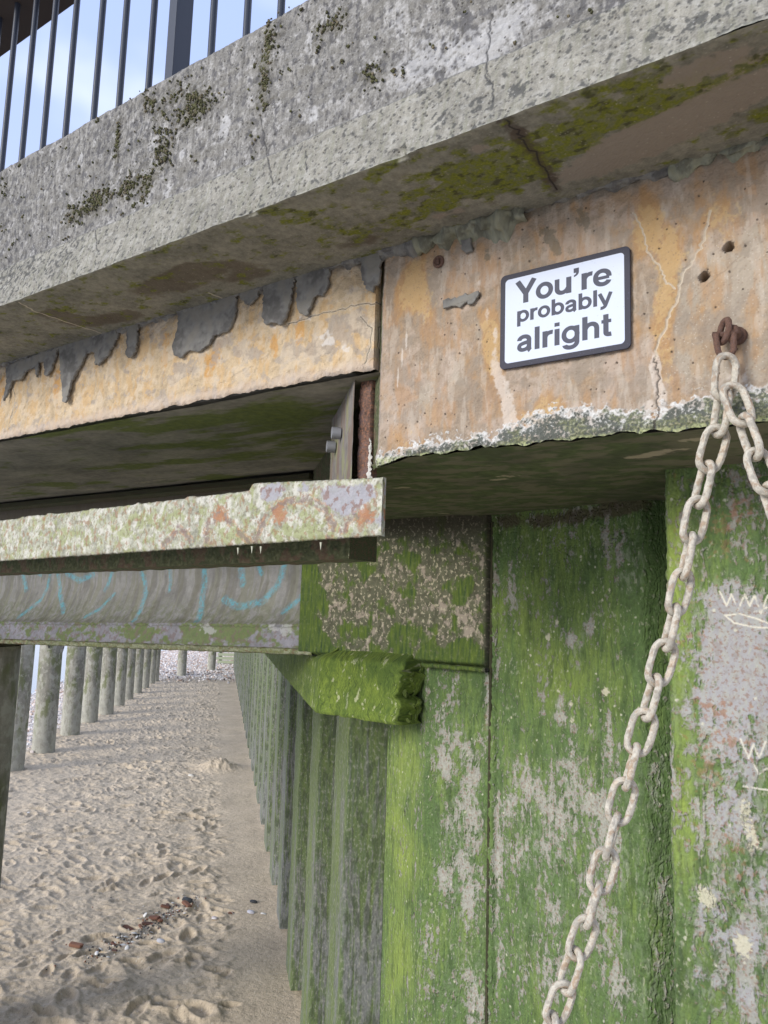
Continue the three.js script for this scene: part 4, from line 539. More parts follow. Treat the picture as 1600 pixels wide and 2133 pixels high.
// ---- sign
{
  const [x0, y0] = [0.355,3.608], [x1, y1] = [0.658,3.835], w = x1 - x0, h = y1 - y0, cx = (x0 + x1) / 2, cy = (y0 + y1) / 2;
  const rect = (w, h, r, z0, d, bev) => { const s = new THREE.Shape(), a = w / 2, b = h / 2; s.moveTo(-a + r, -b); s.lineTo(a - r, -b); s.absarc(a - r, -b + r, r, -Math.PI / 2, 0); s.lineTo(a, b - r); s.absarc(a - r, b - r, r, 0, Math.PI / 2); s.lineTo(-a + r, b); s.absarc(-a + r, b - r, r, Math.PI / 2, Math.PI); s.lineTo(-a, -b + r); s.absarc(-a + r, -b + r, r, Math.PI, Math.PI * 1.5); return new THREE.ExtrudeGeometry(s, { depth: d, bevelEnabled: bev > 0, bevelThickness: bev, bevelSize: bev, bevelOffset: -bev, bevelSegments: 2, curveSegments: 10 }).translate(0, 0, z0); };
  const o = thing('wall_sign', 'white rectangular sign with dark blue border reading "You\'re probably alright", fixed on the wall', 'sign', [cx, cy, 0.006]);
  // printed face: white panel, dark letters
  const CW = 1600, CH = Math.round(CW * h / w), cv = document.createElement('canvas'); cv.width = CW; cv.height = CH; const c = cv.getContext('2d');
  c.fillStyle = '#12132a'; c.fillRect(0, 0, CW, CH);
  const m = CW * 0.042, rad = CW * 0.03; c.fillStyle = '#c6cfe0'; c.beginPath(); c.roundRect(m, m, CW - 2 * m, CH - 2 * m, rad); c.fill();
  c.strokeStyle = c.fillStyle = '#34384a'; c.lineCap = 'butt'; c.lineJoin = 'miter';
  // bold grotesque letters drawn as strokes: x from the left edge, unit = x-height 100, stem 27, baseline y = 0, up negative
  const S = 27, hs = S / 2; let T = (x, y) => [x, y];
  const st = (pts, w = S) => { c.lineWidth = w; c.beginPath(); pts.forEach((p, i) => (i ? c.lineTo(...p) : c.moveTo(...p))); c.stroke(); };
  const el = (x, y, rx, ry, a0 = 0, a1 = Math.PI * 2, w = S) => { c.lineWidth = w; c.beginPath(); c.ellipse(x, y, rx, ry, 0, a0, a1); c.stroke(); };
  const bowl = (x) => el(x, -50, 34, 39, 0, 6.2832, 25);                                 // round part of a, b, g, o, p
  const arch = (x0, x1) => { c.lineWidth = 25; c.beginPath(); c.moveTo(x1, 0); c.lineTo(x1, -58); c.bezierCurveTo(x1, -98, x0 + 12, -98, x0 + 2, -62); c.stroke(); };
  const GL = {
    Y: [104, () => { st([[6, -140], [52, -58]], 29); st([[98, -140], [52, -58]], 29); st([[52, 0], [52, -68]], 29); }],
    o: [98, () => bowl(49)], u: [97, () => { c.lineWidth = 25; c.beginPath(); c.moveTo(18, -98); c.lineTo(18, -40); c.bezierCurveTo(18, -2, 66, -2, 76, -38); c.stroke(); st([[79, 0], [79, -98]]); }],
    "'": [40, () => { c.beginPath(); c.moveTo(7, -140); c.lineTo(34, -140); c.lineTo(34, -116); c.quadraticCurveTo(33, -94, 8, -88); c.lineTo(8, -99); c.quadraticCurveTo(19, -103, 20, -112); c.lineTo(7, -112); c.fill(); }],
    r: [62, () => { st([[20, 0], [20, -98]]); c.lineWidth = 25; c.beginPath(); c.moveTo(20, -52); c.quadraticCurveTo(24, -90, 62, -86); c.stroke(); }],
    e: [94, () => { st([[14, -46], [82, -46]], 19); c.lineWidth = 25; c.beginPath(); c.moveTo(81, -48); c.bezierCurveTo(84, -98, 14, -102, 15, -49); c.bezierCurveTo(14, 0, 72, 2, 80, -28); c.stroke(); }],
    p: [101, () => { st([[20, 36], [20, -98]]); bowl(53); }], b: [101, () => { st([[20, 0], [20, -136]]); bowl(53); }],
    a: [94, () => { c.lineWidth = 25; c.beginPath(); c.moveTo(18, -68); c.bezierCurveTo(20, -98, 74, -98, 72, -66); c.lineTo(72, -22); c.quadraticCurveTo(72, -6, 79, 0); c.stroke(); c.lineWidth = 23; c.beginPath(); c.moveTo(72, -56); c.bezierCurveTo(40, -48, 16, -50, 18, -26); c.bezierCurveTo(20, -2, 68, -4, 72, -36); c.stroke(); }],
    l: [44, () => st([[22, 0], [22, -136]])], i: [44, () => { st([[22, 0], [22, -98]]); st([[22, -113], [22, -136]]); }],
    y: [92, () => { st([[8, -98], [46, -4]], 26); c.lineWidth = 26; c.beginPath(); c.moveTo(85, -98); c.lineTo(50, 0); c.quadraticCurveTo(42, 26, 14, 23); c.stroke(); }],
    g: [101, () => { bowl(48); c.lineWidth = 25; c.beginPath(); c.moveTo(81, -98); c.lineTo(81, -4); c.bezierCurveTo(81, 34, 22, 34, 18, 8); c.stroke(); }],
    h: [98, () => { st([[20, 0], [20, -136]]); arch(20, 79); }],
    t: [56, () => { c.lineWidth = 26; c.beginPath(); c.moveTo(26, -128); c.lineTo(26, -26); c.quadraticCurveTo(26, -8, 52, -12); c.stroke(); st([[4, -88], [52, -88]], 20); }],
  };
  const word = (t, x, y, width, xh) => { let tot = 0; for (const k of t) tot += GL[k][0]; c.save(); c.translate(x, y); c.scale(width / tot, xh / 100); for (const k of t) { GL[k][1](); c.translate(GL[k][0], 0); } c.restore(); };
  const px = (f) => f * CW, py = (f) => f * CH;
  word("You're", px(0.135), py(0.34), px(0.735), py(0.170)); word('probably', px(0.135), py(0.535), px(0.735), py(0.121)); word('alright', px(0.135), py(0.848), px(0.735), py(0.170));
  // rain spots and grime on the print
  for (let k = 0; k < 900; k++) { const x = rnd() * CW, y = rnd() * CH, e = Math.min(x, y, CW - x, CH - y) < m; if (!e && rnd() < 0.72) continue; c.fillStyle = e ? 'rgba(150,150,185,' + rr(0.06, 0.30) + ')' : 'rgba(120,130,150,' + rr(0.05, 0.22) + ')'; c.beginPath(); c.ellipse(x, y, rr(1.5, 6), rr(2, 8), 0, 0, 6.3); c.fill(); }
  const t = new THREE.CanvasTexture(cv); t.colorSpace = THREE.SRGBColorSpace; t.anisotropy = 8;
  part('plate', rect(w, h, 0.012, 0, 0.0028, 0.0006), plain(0.016, 0.016, 0.034, 0.6), o);
  const face = rect(w - 0.0016, h - 0.0016, 0.0115, 0.0036, 0.0003, 0), p = face.attributes.position, uv = face.attributes.uv; for (let i = 0; i < p.count; i++) uv.setXY(i, p.getX(i) / w + 0.5, p.getY(i) / h + 0.5);
  part('printed_face', face, new THREE.MeshStandardMaterial({ map: t, roughness: 0.6 }), o);
}

// ---- rusted eye bolt and shackle, then the chain in two falls
{
  const [ax, ay] = [0.862,3.597];
  const o = thing('eye_bolt', 'rusted bolt with washer and shackle sticking out of the wall, holding the chain', 'bolt', [ax, ay, 0]); o.scale.setScalar(0.86);
  part('bolt', roughen(mergeGeometries([new THREE.CylinderGeometry(0.019, 0.021, 0.012, 20, 3).rotateX(Math.PI / 2).translate(0, 0, 0.010), new THREE.CylinderGeometry(0.0135, 0.0145, 0.034, 18, 3).rotateX(Math.PI / 2).translate(-0.002, 0.001, 0.030), new THREE.SphereGeometry(0.013, 16, 10).scale(1, 1, 0.45).translate(-0.002, 0.001, 0.046)]), 0.0016, 120, 3), sRust.mat, o);
  const ringPts = []; for (let k = 0; k < 14; k++) { const a = k / 14 * 6.283; ringPts.push([-0.020 + 0.0115 * Math.cos(a) + 0.004 * Math.sin(a), 0.003 + 0.025 * Math.sin(a), 0.044 + 0.012 * Math.cos(a)]); }
  part('ring', roughen(tube(ringPts, 0.0072, 10, true, 40), 0.0012, 140, 6), sRust.mat, o);
  part('shackle', roughen(tube([[-0.034, -0.004, 0.058], [-0.033, -0.030, 0.058], [-0.028, -0.052, 0.056], [-0.014, -0.060, 0.052], [-0.002, -0.048, 0.050], [0.000, -0.026, 0.050], [0.000, -0.006, 0.048]], 0.0068, 10, false, 40), 0.0010, 140, 8), sRust.mat, o);
  part('pin', roughen(mergeGeometries([new THREE.CylinderGeometry(0.0065, 0.0065, 0.036, 12, 4).rotateZ(Math.PI / 2).translate(-0.018, -0.006, 0.050), new THREE.CylinderGeometry(0.010, 0.008, 0.008, 7, 1).rotateZ(Math.PI / 2).translate(-0.038, -0.006, 0.052)]), 0.0012, 150, 9), sRust.mat, o);
  const linkGeo = (() => { const a = 0.0380, r = 0.0196, pts = []; for (let k = 0; k <= 10; k++) { const t = k / 10 * Math.PI; pts.push([r * Math.cos(t), a * 0.52 + r * 1.12 * Math.sin(t), 0]); } for (let k = 0; k <= 10; k++) { const t = Math.PI + k / 10 * Math.PI; pts.push([r * Math.cos(t), -a * 0.52 + r * 1.12 * Math.sin(t), 0]); } const g = roughen(tube(pts, 0.0069, 12, true, 72), 0.0011, 70, 12), uv = g.attributes.uv; for (let i = 0; i < uv.count; i++) uv.setXY(i, uv.getX(i) * 0.7, uv.getY(i) * 0.16); return g; })();
  const linkGeos = [linkGeo]; for (let k = 1; k < 5; k++) { const g = linkGeo.clone(), uv = g.attributes.uv; for (let i = 0; i < uv.count; i++) uv.setXY(i, uv.getX(i) + k * 0.23, uv.getY(i) + k * 0.37); linkGeos.push(g); }
  const PITCH = 0.0690;
  function run(label, pts, rolls, zf) {
    const o = thing('mooring_chain', label, 'chain', [pts[0][0], pts[0][1], 0.055]);
    const cur = new THREE.CatmullRomCurve3(pts.map(([x, y], i) => new THREE.Vector3(x - pts[0][0], y - pts[0][1], zf(i / (pts.length - 1)))), false, 'centripetal'), L = cur.getLength(), n = Math.floor(L / PITCH);
    for (let k = 0; k < n; k++) {
      const p = cur.getPointAt(Math.min(1, (k + 0.5) * PITCH / L)), d = cur.getTangentAt(Math.min(1, (k + 0.5) * PITCH / L)).negate();
      const m = part('chain_link', linkGeos[(k * 3 + (k >> 2)) % 5], sChain.mat, o); m.position.copy(p); m.quaternion.setFromUnitVectors(new THREE.Vector3(0, 1, 0), d); m.rotateY(rolls(k));
    }
    return o;
  }
  run('long pale weathered chain hanging from the rusted bolt down to the lower edge', [[0.851,3.538],[0.846,3.491],[0.836,3.418],[0.816,3.346],[0.790,3.243],[0.771,3.157],[0.752,3.076],[0.732,2.999],[0.698,2.885],[0.660,2.757],[0.630,2.651],[0.592,2.516],[0.556,2.408],[0.520,2.307],[0.486,2.210],[0.456,2.122]], (k) => { const big = ss(6, 12, k); return (k % 2 ? mix(-0.95, -1.25, big) : mix(0.75, 0.30, big)) + 0.18 * Math.sin(k * 2.3) + (k > 15 && k < 21 ? 0.45 : 0); }, () => 0);
  run('short pale chain fall leaving the same bolt to the right edge', [[0.860,3.477],[0.879,3.417],[0.900,3.348],[0.921,3.276],[0.942,3.206],[0.969,3.122],[0.995,3.032]], (k) => (k % 2 ? -0.95 : 0.6), (t) => 0.012 + 0.05 * t);
}

// ---- quay wall of steel sheet piles
const quay = thing('sheet_pile_wall', 'green algae-covered steel sheet pile quay wall running away along the sand', 'quay wall');
{
  const poly = [[1.3, -0.424], [0.608, -0.424], [0.489, -0.975], [0.404, -0.916], [-0.211, -1.095], [-0.505, -1.095], [-0.813, -1.283]], acc = [0]; for (let i = 1; i < poly.length; i++) acc.push(acc[i - 1] + Math.hypot(poly[i][0] - poly[i - 1][0], poly[i][1] - poly[i - 1][1]));
  const raw = (s) => { let i = 1; while (i < poly.length - 1 && s > acc[i]) i++; const t = (s - acc[i - 1]) / (acc[i] - acc[i - 1]); return [mix(poly[i - 1][0], poly[i][0], t), mix(poly[i - 1][1], poly[i][1], t)]; };
  const at = (s) => { let x = 0, z = 0; for (let k = -3; k <= 3; k++) { const p = raw(clamp(s + k * 0.0035, 0, acc[6])); x += p[0]; z += p[1]; } x /= 7; z /= 7; const a = raw(Math.max(0, s - 0.012)), b = raw(Math.min(acc[6], s + 0.012)), dx = b[0] - a[0], dz = b[1] - a[1], l = Math.hypot(dx, dz) || 1; return [x, z, -dz / l * -1, dx / l * -1]; };
  const ys = steps([-0.4, 0.2, 1.2, 0.02, 1.36, 0.0085, 3.44]);
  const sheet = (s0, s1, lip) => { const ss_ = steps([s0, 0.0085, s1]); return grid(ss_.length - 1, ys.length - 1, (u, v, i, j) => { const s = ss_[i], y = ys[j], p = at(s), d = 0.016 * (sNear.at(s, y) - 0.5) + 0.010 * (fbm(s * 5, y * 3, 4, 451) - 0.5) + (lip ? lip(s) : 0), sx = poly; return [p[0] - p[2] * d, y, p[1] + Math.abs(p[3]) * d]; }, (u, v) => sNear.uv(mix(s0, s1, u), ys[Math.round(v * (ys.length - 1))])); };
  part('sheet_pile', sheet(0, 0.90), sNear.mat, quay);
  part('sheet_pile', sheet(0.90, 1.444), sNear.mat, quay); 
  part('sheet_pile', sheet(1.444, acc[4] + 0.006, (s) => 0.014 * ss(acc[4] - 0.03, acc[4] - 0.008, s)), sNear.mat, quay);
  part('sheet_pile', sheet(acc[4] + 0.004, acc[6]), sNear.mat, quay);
  part('interlock', box(0.012, 3.8, 0.03, -0.214, 1.5, -1.092, 0.004), sDarkMoss.mat, quay);
  part('sheet_pile', grid(10, 40, (u, v) => [mix(-0.813, -1.05, u), mix(-0.4, 3.44, v), mix(-1.283, -1.98, u)], (u, v) => sFar.uv(0.9 + u * 0.5, mix(-0.4, 3.44, v))), sFar.mat, quay);
  const add = (a, b, k) => [a[0] + b[0] * k, a[1] + b[1] * k];
  for (let k = 0; k < 30; k++) {                        // each pile: facing web, outer pan, hidden web, inner pan
    const S = k < 1 ? S1 : add(S1, W, 1.19 * k), a = add(S, W, -0.45), pts = [[add(add(a, OUT, -0.35), W, -0.12), 0.82], [a, 0.45], [S, 0.0], [add(add(S, OUT, -0.35), W, 0.12), -0.37], [add(add(S, OUT, -0.35), W, 0.64), -0.85]];
    const dense = k < 4, su = steps([0, dense ? 0.05 : 0.25, 4]), sv = dense ? 120 : 16, sf = k < 3 ? sFar : sFar2;
    part('sheet_pile', grid(su.length - 1, sv, (u, v, i) => {
      const t = su[i], q = Math.min(3, Math.floor(t)), f = t - q, A = pts[q], Bq = pts[q + 1], y = mix(-0.4, 3.44, v), uu = mix(A[1], Bq[1], f), d = (dense ? 0.012 : 0.0) * (sf.at(uu + 0.1, y) - 0.45) + (dense ? 0.012 * (fbm(t * 4 + k * 9, y * 3, 3, 452) - 0.5) : 0);
      return [mix(A[0][0], Bq[0][0], f) + OUT[0] * d, y, mix(A[0][1], Bq[0][1], f) + OUT[1] * d];
    }, (u, v) => { const t = u * 4, q = Math.min(3, Math.floor(t)), f = t - q; return sf.uv(mix(pts[q][1], pts[q + 1][1], f), mix(-0.4, 3.44, v) + (k % 3) * 0.4); }), sf.mat, quay);
  }
  part('cover_plate', grid(120, 90, (u, v) => { const x = mix(-1.16, -0.222, u), y = mix(2.845 + 0.006 * (fbm(x * 20, 1, 3, 455) - 0.5), 3.44, v), e = Math.max(ss(0.03, 0, v), ss(0.985, 1, u)); return [x, y, -1.066 - 0.03 * e * e + 0.010 * (sPlate.at(x, y) - 0.5)]; }, (u, v, a) => sPlate.uv(a[0], a[1])), sPlate.mat, quay, { label: 'flat plate with pale lichen and dark moss' });
  part('ledge', roughen(grid(60, 8, (u, v) => { const a = v * 8, x = mix(-0.50, -0.222, u), w = 0.008 * (fbm(x * 30, 1, 4, 457) - 0.5); return a < 3 ? [x, 2.846 + w, mix(-1.09, -1.052, a / 3) + w] : a < 5 ? [x, mix(2.846, 2.832, (a - 3) / 2) + w, -1.050 + w] : [x, 2.830 + w, mix(-1.052, -1.10, (a - 5) / 3)]; }, (u, v) => sPlate.uv(mix(-0.5, -0.222, u), 2.86 + v * 0.05)), 0.003, 40, 6), sPlate.mat, quay);
}
// earth behind the quay wall
{ const s = new THREE.Shape(), P = [[2.4, 1.32], [-0.3, 1.46], [-1.43, 2.52], [-33, 32.3], [-10, 55], [2.4, 20]]; P.forEach(([x, y], i) => (i ? s.lineTo(x, y) : s.moveTo(x, y))); const g = new THREE.ExtrudeGeometry(s, { depth: 4.3, bevelEnabled: false }).rotateX(-Math.PI / 2); part('promenade_ground', g.translate(0, -0.4, 0), plain(0.2, 0.19, 0.17, 0.95), scene, { kind: 'structure', label: 'ground of the promenade behind the quay wall' }); }

// ---- mossy waling on the corner of the quay wall
{
  const o = thing('mossy_waling', 'thick waling wrapped in bright green moss, broken off at its right end', 'waling beam', [-0.981, 2.6, -0.981]);
  const ex = (y) => 0.425 + 0.05 * (fbm(y * 14, 4, 5, 461) - 0.5) * 2 + 0.03 * ss(0.12, 0.24, y) + 0.02 * ss(0.2, 0.05, y);
  const pos = (s, y, v) => { // s: 0 right end .. corner .. far end
    const L0 = 0.455, r = 0.018, d = 0.006 * (sMoss.at(s, y) - 0.5) + 0.006 * (fbm(s * 7, y * 8, 4, 462) - 0.5) - 0.008 * ss(0.03, 0, v) ** 2 - mix(0.100, 0.03, ss(0.42, 0.75, s)) * (0.25 * v + 0.75 * ss(0.80, 1, v)) - 0.085 * ss(0.030, 0, s + 0.05 * (fbm(y * 18, s * 9, 4, 464) - 0.5));
    let x, z, nx, nz; const t = s - L0;
    if (t < -r) { x = L0 - s; z = 0; nx = 0; nz = 1; } else if (t > r) { x = W[0] * t; z = W[1] * t; nx = OUT[0]; nz = OUT[1]; } else { const k = (t + r) / (2 * r); x = mix(r, W[0] * r, k) * (Math.abs(2 * k - 1) ** 0.6) ; x = mix(mix(r, 0, k), mix(0, W[0] * r, k), k); z = mix(mix(0, 0, k), mix(0, W[1] * r, k), k); nx = OUT[0] * k; nz = mix(1, OUT[1], k); }
    if (s < 0.2) { const f = 1 - s / 0.2; x += (ex(y) - L0) * f; }
    return [x + nx * d, y, z + nz * d];
  };
  const su = steps([0, 0.0075, 0.9, 0.03, 2, 0.1, 4.3]), hgt = (s) => mix(0.292, 0.26, ss(0.2, 1, s));
  part('beam', grid(su.length - 1, 36, (u, v, i) => { const s = su[i], lo = 0.012 - 0.006 * ss(0.4, 0, s) + 0.008 * (fbm(s * 18, 1, 4, 463) - 0.5); return pos(s, mix(lo, hgt(s), v), v); }, (u, v) => [su[Math.round(u * (su.length - 1))] / 0.8, v * 0.25 / 0.8]), sMoss.mat, o);
  part('top', grid(60, 4, (u, v) => { const s = u * 4.3, a = pos(s, hgt(s), 1); return [a[0] - OUT[0] * v * 0.2 * (s > 0.45 ? 1 : 0) , a[1] + 0.004, a[2] - (s > 0.45 ? OUT[1] : 1) * v * 0.16]; }, (u, v) => [u * 5, v * 0.2]), sMoss.mat, o);
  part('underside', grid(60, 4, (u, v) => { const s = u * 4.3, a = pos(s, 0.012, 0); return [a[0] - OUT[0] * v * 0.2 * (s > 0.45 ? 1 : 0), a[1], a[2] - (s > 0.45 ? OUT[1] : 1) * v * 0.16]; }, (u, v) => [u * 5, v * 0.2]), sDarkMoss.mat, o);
  part('broken_end', roughen(grid(10, 24, (u, v) => { const y = mix(0.006, 0.29, v), a = pos(0, y, v); return [a[0] + 0.02 * Math.sin(u * 3) - 0.02 * u, y, a[2] - 0.05 * u]; }, (u, v) => [u * 0.2, v * 0.3]), 0.008, 26, 4), sMoss.mat, o);
  // pieces of crumbled crust hanging at the broken end
  const lumps = []; for (let k = 0; k < 16; k++) { const y = rr(0, 0.25), q = rr(0.003, 0.009); lumps.push(roughen(new THREE.IcosahedronGeometry(q, 2), q * 0.9, 0.5 / q, k).scale(1, rr(0.6, 1.6), 0.6).translate(ex(y) + rr(-0.03, 0.015), y, rr(-0.085, -0.03))); };
  part('crust', mergeGeometries(lumps), sMoss.mat, o, { kind: 'stuff' });
}

// ---- front steel beam
{
  const o = thing('steel_beam', 'limed and rusted steel beam with ragged top edge, hanging level under the wall corner', 'steel beam', [0, 0, 0]);
  const top = (x) => { const st = ss(-0.470, -0.452, x); return mix(3.3835 + 0.0235 * (x + 0.463), 3.404 - 0.038 * (x + 0.44) * 1.0, st) + 0.0025 * (fbm(x * 30, 1, 5, 471) - 0.5) * 2 + 0.005 * ss(0.56, 0.60, fbm(x * 6, 3, 4, 472)) * ss(-0.5, -0.55, x); };
  const bot = (x) => 3.236 + 0.0247 * x + 0.003 * (fbm(x * 40, 1, 4, 473) - 0.5) * 2;
  const xs = steps([-6.5, 0.3, -2, 0.0065, 0.012]);
  part('face_plate', gridAt(xs, 34, (x, v, j) => { if (j === 0) return [x, bot(x) + 0.004, -0.036]; if (j === 34) return [x, top(x) - 0.002, -0.036]; const f = (j - 1) / 32, y = mix(bot(x), top(x), f); return [x, y, -0.020 + 0.006 * (sSteel.at(x, y) - 0.5) - 0.004 * ss(0.06, 0, Math.min(f, 1 - f))]; }, (u, v, a) => sSteel.uv(a[0], a[1])), sSteel.mat, o);
  part('plate_end', grid(2, 8, (u, v) => [0.012, mix(bot(0.012), top(0.012), v), -0.022 - 0.014 * u], (u, v) => sSteel.uv(0.0 - u * 0.02, mix(3.23, 3.38, v))), sSteel.mat, o);
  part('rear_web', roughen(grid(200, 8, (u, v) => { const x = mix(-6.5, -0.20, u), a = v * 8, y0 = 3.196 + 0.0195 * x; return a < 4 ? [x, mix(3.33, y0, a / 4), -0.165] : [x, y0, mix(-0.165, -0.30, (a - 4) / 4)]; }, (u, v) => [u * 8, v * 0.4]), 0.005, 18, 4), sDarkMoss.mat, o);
  part('rear_end', grid(2, 2, (u, v) => [-0.20, mix(3.19, 3.33, v), mix(-0.166, -0.30, u)]), sDarkMoss.mat, o);
  const drips = []; for (const [x, y] of [[-0.500,3.212],[-0.409,3.214],[-0.444,3.215],[-0.188,3.220]]) drips.push(new THREE.ConeGeometry(0.0035, 0.022, 7).rotateX(Math.PI).translate(x, y - 0.006, -0.024));
  part('lime_drip', mergeGeometries(drips), plain(0.5, 0.5, 0.38, 0.8), o);
}
// ---- hanger channel at the joint
{
  const o = thing('steel_hanger', 'rusty upright steel channel with two bolts, hanging below the deck joint', 'steel hanger', [0, 0, 0]);
  const at = (s, y, off) => [W[0] * s + OUT[0] * (0.024 + off), y, W[1] * s + OUT[1] * (0.024 + off)];
  const f = [-0.040,3.500];
  part('flange', roughen(grid(16, 60, (u, v) => { const a = u * 16, y = mix(3.32, 3.665, v); return a < 2 ? [-0.094, y, -0.064 + 0.006 * a] : a < 14 ? [mix(-0.094, -0.052, (a - 2) / 12), y, -0.050] : [-0.052, y, -0.050 - 0.01 * (a - 13)]; }, (u, v) => [u * 0.2, v * 1.15]), 0.004, 45, 3), sRust.mat, o);
  part('lime_crust', roughen(grid(6, 60, (u, v) => { const w = 0.012 * (fbm(v * 9, 2, 4, 483) - 0.2) * ss(0, 0.12, v) * ss(1, 0.7, v) + 0.002; return [-0.050 + (u - 0.5) * 2 * w, mix(3.36, 3.50, v), -0.046 + 0.003 * Math.sin(u * 3)]; }, (u, v) => [u * 0.1, v * 0.4]), 0.004, 90, 9), plain(0.55, 0.53, 0.48, 0.9), o);
  const web = grid(30, 40, (u, v) => { const s = 0.085 + 0.44 * u, t = mix(3.662, 3.655, u); return at(s, mix(3.36, t + 0.004 * (fbm(u * 9, 1, 3, 481) - 0.5), v), 0.022 + 0.004 * (fbm(u * 6, v * 3, 3, 482) - 0.5)); }, (u, v) => [u * 0.5, v * 0.4]);
  part('web', web, sHang.mat, o, { label: 'grey weathered web plate' });
  for (const [x, y] of [[0.297,3.561],[0.404,3.542]]) { const b = new THREE.CylinderGeometry(0.0185, 0.0185, 0.026, 6, 1).rotateX(Math.PI / 2), m = part('bolt_head', b, mZinc, o, { label: 'grey hexagonal bolt head' }); m.position.set(...at(x, y, 0.038)); m.rotation.y = -Math.atan2(-OUT[0], OUT[1]); }
}
// ---- plate girder carrying the bridge, with spray paint
{
  const o = thing('plate_girder', 'deep grey steel girder with blue spray paint and peeling green coating, above the beach', 'girder', [0, 0, 0]);
  const low = (x) => 2.845 + 0.0289 * (x + 1.12), xs = steps([-6.5, 0.3, -4, 0.012, -1.10]);
  part('web', gridAt(xs, 110, (x, v) => { const b = low(x) + 0.012, y = mix(b, 3.665, v), l = LEDGE(x) + 0.02 * (fbm(x * 34, y * 34, 3, 112) - 0.5), up = ss(l - 0.006, l + 0.006, y), c = 0.15 * Math.sqrt(clamp((y - l) / 0.22)) * up; return [x, y, -1.100 - c * 0.8 - 0.010 * up + 0.006 * (sGirder.at(x, y) - 0.5) - 0.02 * (1 - up) * ss(b, l, y)]; }, (u, v, a) => sGirder.uv(a[0], a[1])), sGirder.mat, o);
  part('bottom_flange', roughen(gridAt(steps([-6.5, 0.3, -4, 0.012, -1.09]), 12, (x, v) => { const a = v * 12, y = low(x), w = 0.006 * (fbm(x * 20, 2, 4, 491) - 0.5) * 2; return a < 4 ? [x, y + 0.024, mix(-1.135, -1.075, a / 4) + w] : a < 8 ? [x, mix(y + 0.022, y - 0.004 + w * 0.6, (a - 4) / 4), -1.072 + w] : [x, y - 0.004 + w * 0.6, mix(-1.075, -1.28, (a - 8) / 4)]; }, (u, v, a) => sSteel.uv(a[0], 3.2 + v * 0.16)), 0.004, 22, 5), (() => { const m = sSteel.mat.clone(); m.map = sSteel.mat.map.clone(); m.bumpMap = sSteel.mat.bumpMap.clone(); m.color.setRGB(0.62, 0.66, 0.5); for (const t of [m.map, m.bumpMap]) { t.needsUpdate = true; } return m; })(), o);
  part('top_angle', box(5.4, 0.03, 0.10, -3.8, 3.636, -1.07, 0.004), sDarkMoss.mat, o);
}

// ---- piles on the beach
{
  const geo = (r, h) => { const g = grid(28, 24, (u, v) => { const a = u * Math.PI * 2, y = mix(-0.5, h, v), k = r * (1 + 0.012 * (fbm(Math.cos(a) * 2, y * 2 + Math.sin(a) * 2, 3, 501) - 0.5)); return [Math.cos(a) * k, y, -Math.sin(a) * k]; }, (u, v) => sPile.uv(u * 1.3, mix(-0.5, h, v))); return g; };
  const bases = [[-13.592,-7.674, 0.245, 3.9], [-15.053,-9.224, 0.235, 3.9], [-16.452,-10.675, 0.225, 3.9], [-17.424,-11.859, 0.215, 3.9], [-18.549,-13.084, 0.19, 3.9], [-19.723,-14.281, 0.19, 3.9], [-20.961,-15.574, 0.185, 3.9], [-22.028,-16.722, 0.18, 3.9], [-23.117,-17.857, 0.17, 3.9], [-23.909,-18.692, 0.16, 3.9]];
  const desc = ['nearest fully visible one of the long row, widest, between the two ropes', 'second fully visible one from the left in the long row', 'third fully visible one from the left, green at the top', 'fourth fully visible one from the left in the long row', 'fifth fully visible one from the left in the long row', 'sixth fully visible one from the left in the long row', 'seventh fully visible one from the left in the long row', 'eighth fully visible one from the left in the long row', 'ninth fully visible one from the left in the long row', 'last and farthest one of the long row, beside the shingle'];
  const mk = (x, z, r, h, label) => { const o = thing('round_pile', 'round pile, ' + label, 'pile', [x, beachY(x, z), z], 'round piles standing on the beach'); const m = part('shaft', geo(r, h), sPile.mat, o); m.rotation.set(rr(-0.008, 0.008), rr(0, 6.28), rr(-0.008, 0.008)); return o; };
  bases.forEach(([x, z, r, h], i) => mk(x, z, r * 0.9, h, desc[i]));
  mk(-12.512,-6.385, 0.225, 3.9, 'half hidden behind the big dark pile at the left edge');
  mk(-25.091,-21.027, 0.19, 3.6, 'left one of the two standing apart before the shingle');
  mk(-26.406,-23.923, 0.19, 3.6, 'right one of the two standing apart, nearest the quay wall');
  const d = thing('round_pile', 'big dark grey pile under the girder, cut by the left edge', 'pile', [-4.62, 0, -1.5], 'round piles standing on the beach');
  part('shaft', geo(0.25, 2.70), sPile.mat, d); part('cap_plate', new THREE.CylinderGeometry(0.30, 0.30, 0.05, 32).translate(0, 2.735, 0), sDarkMoss.mat, d);
  // ropes hung from the row
  const mr = plain(0.10, 0.095, 0.085, 0.9), [ax, az] = [-13.877,-7.689], rope = (pts, label) => { const g = tube(pts, 0.018, 6, false, 24); return solo('hanging_rope', g, mr, label, 'rope', 'ropes hung between the piles'); };
  const P0 = bases[0], P1_ = bases[1], e = (t, y, dx = 0) => [mix(P0[0], P1_[0], t) + dx, y, mix(P0[1], P1_[1], t)];
  rope([e(-0.25, 3.2, 0), e(-0.2, 2.6), e(-0.14, 2.2), e(-0.04, 1.95)], 'thin slack rope left of the nearest round pile');
  rope([e(0.62, 3.1), e(0.55, 2.5), e(0.44, 2.05), e(0.28, 1.75)], 'thin slack rope with a knot right of the nearest round pile');
}
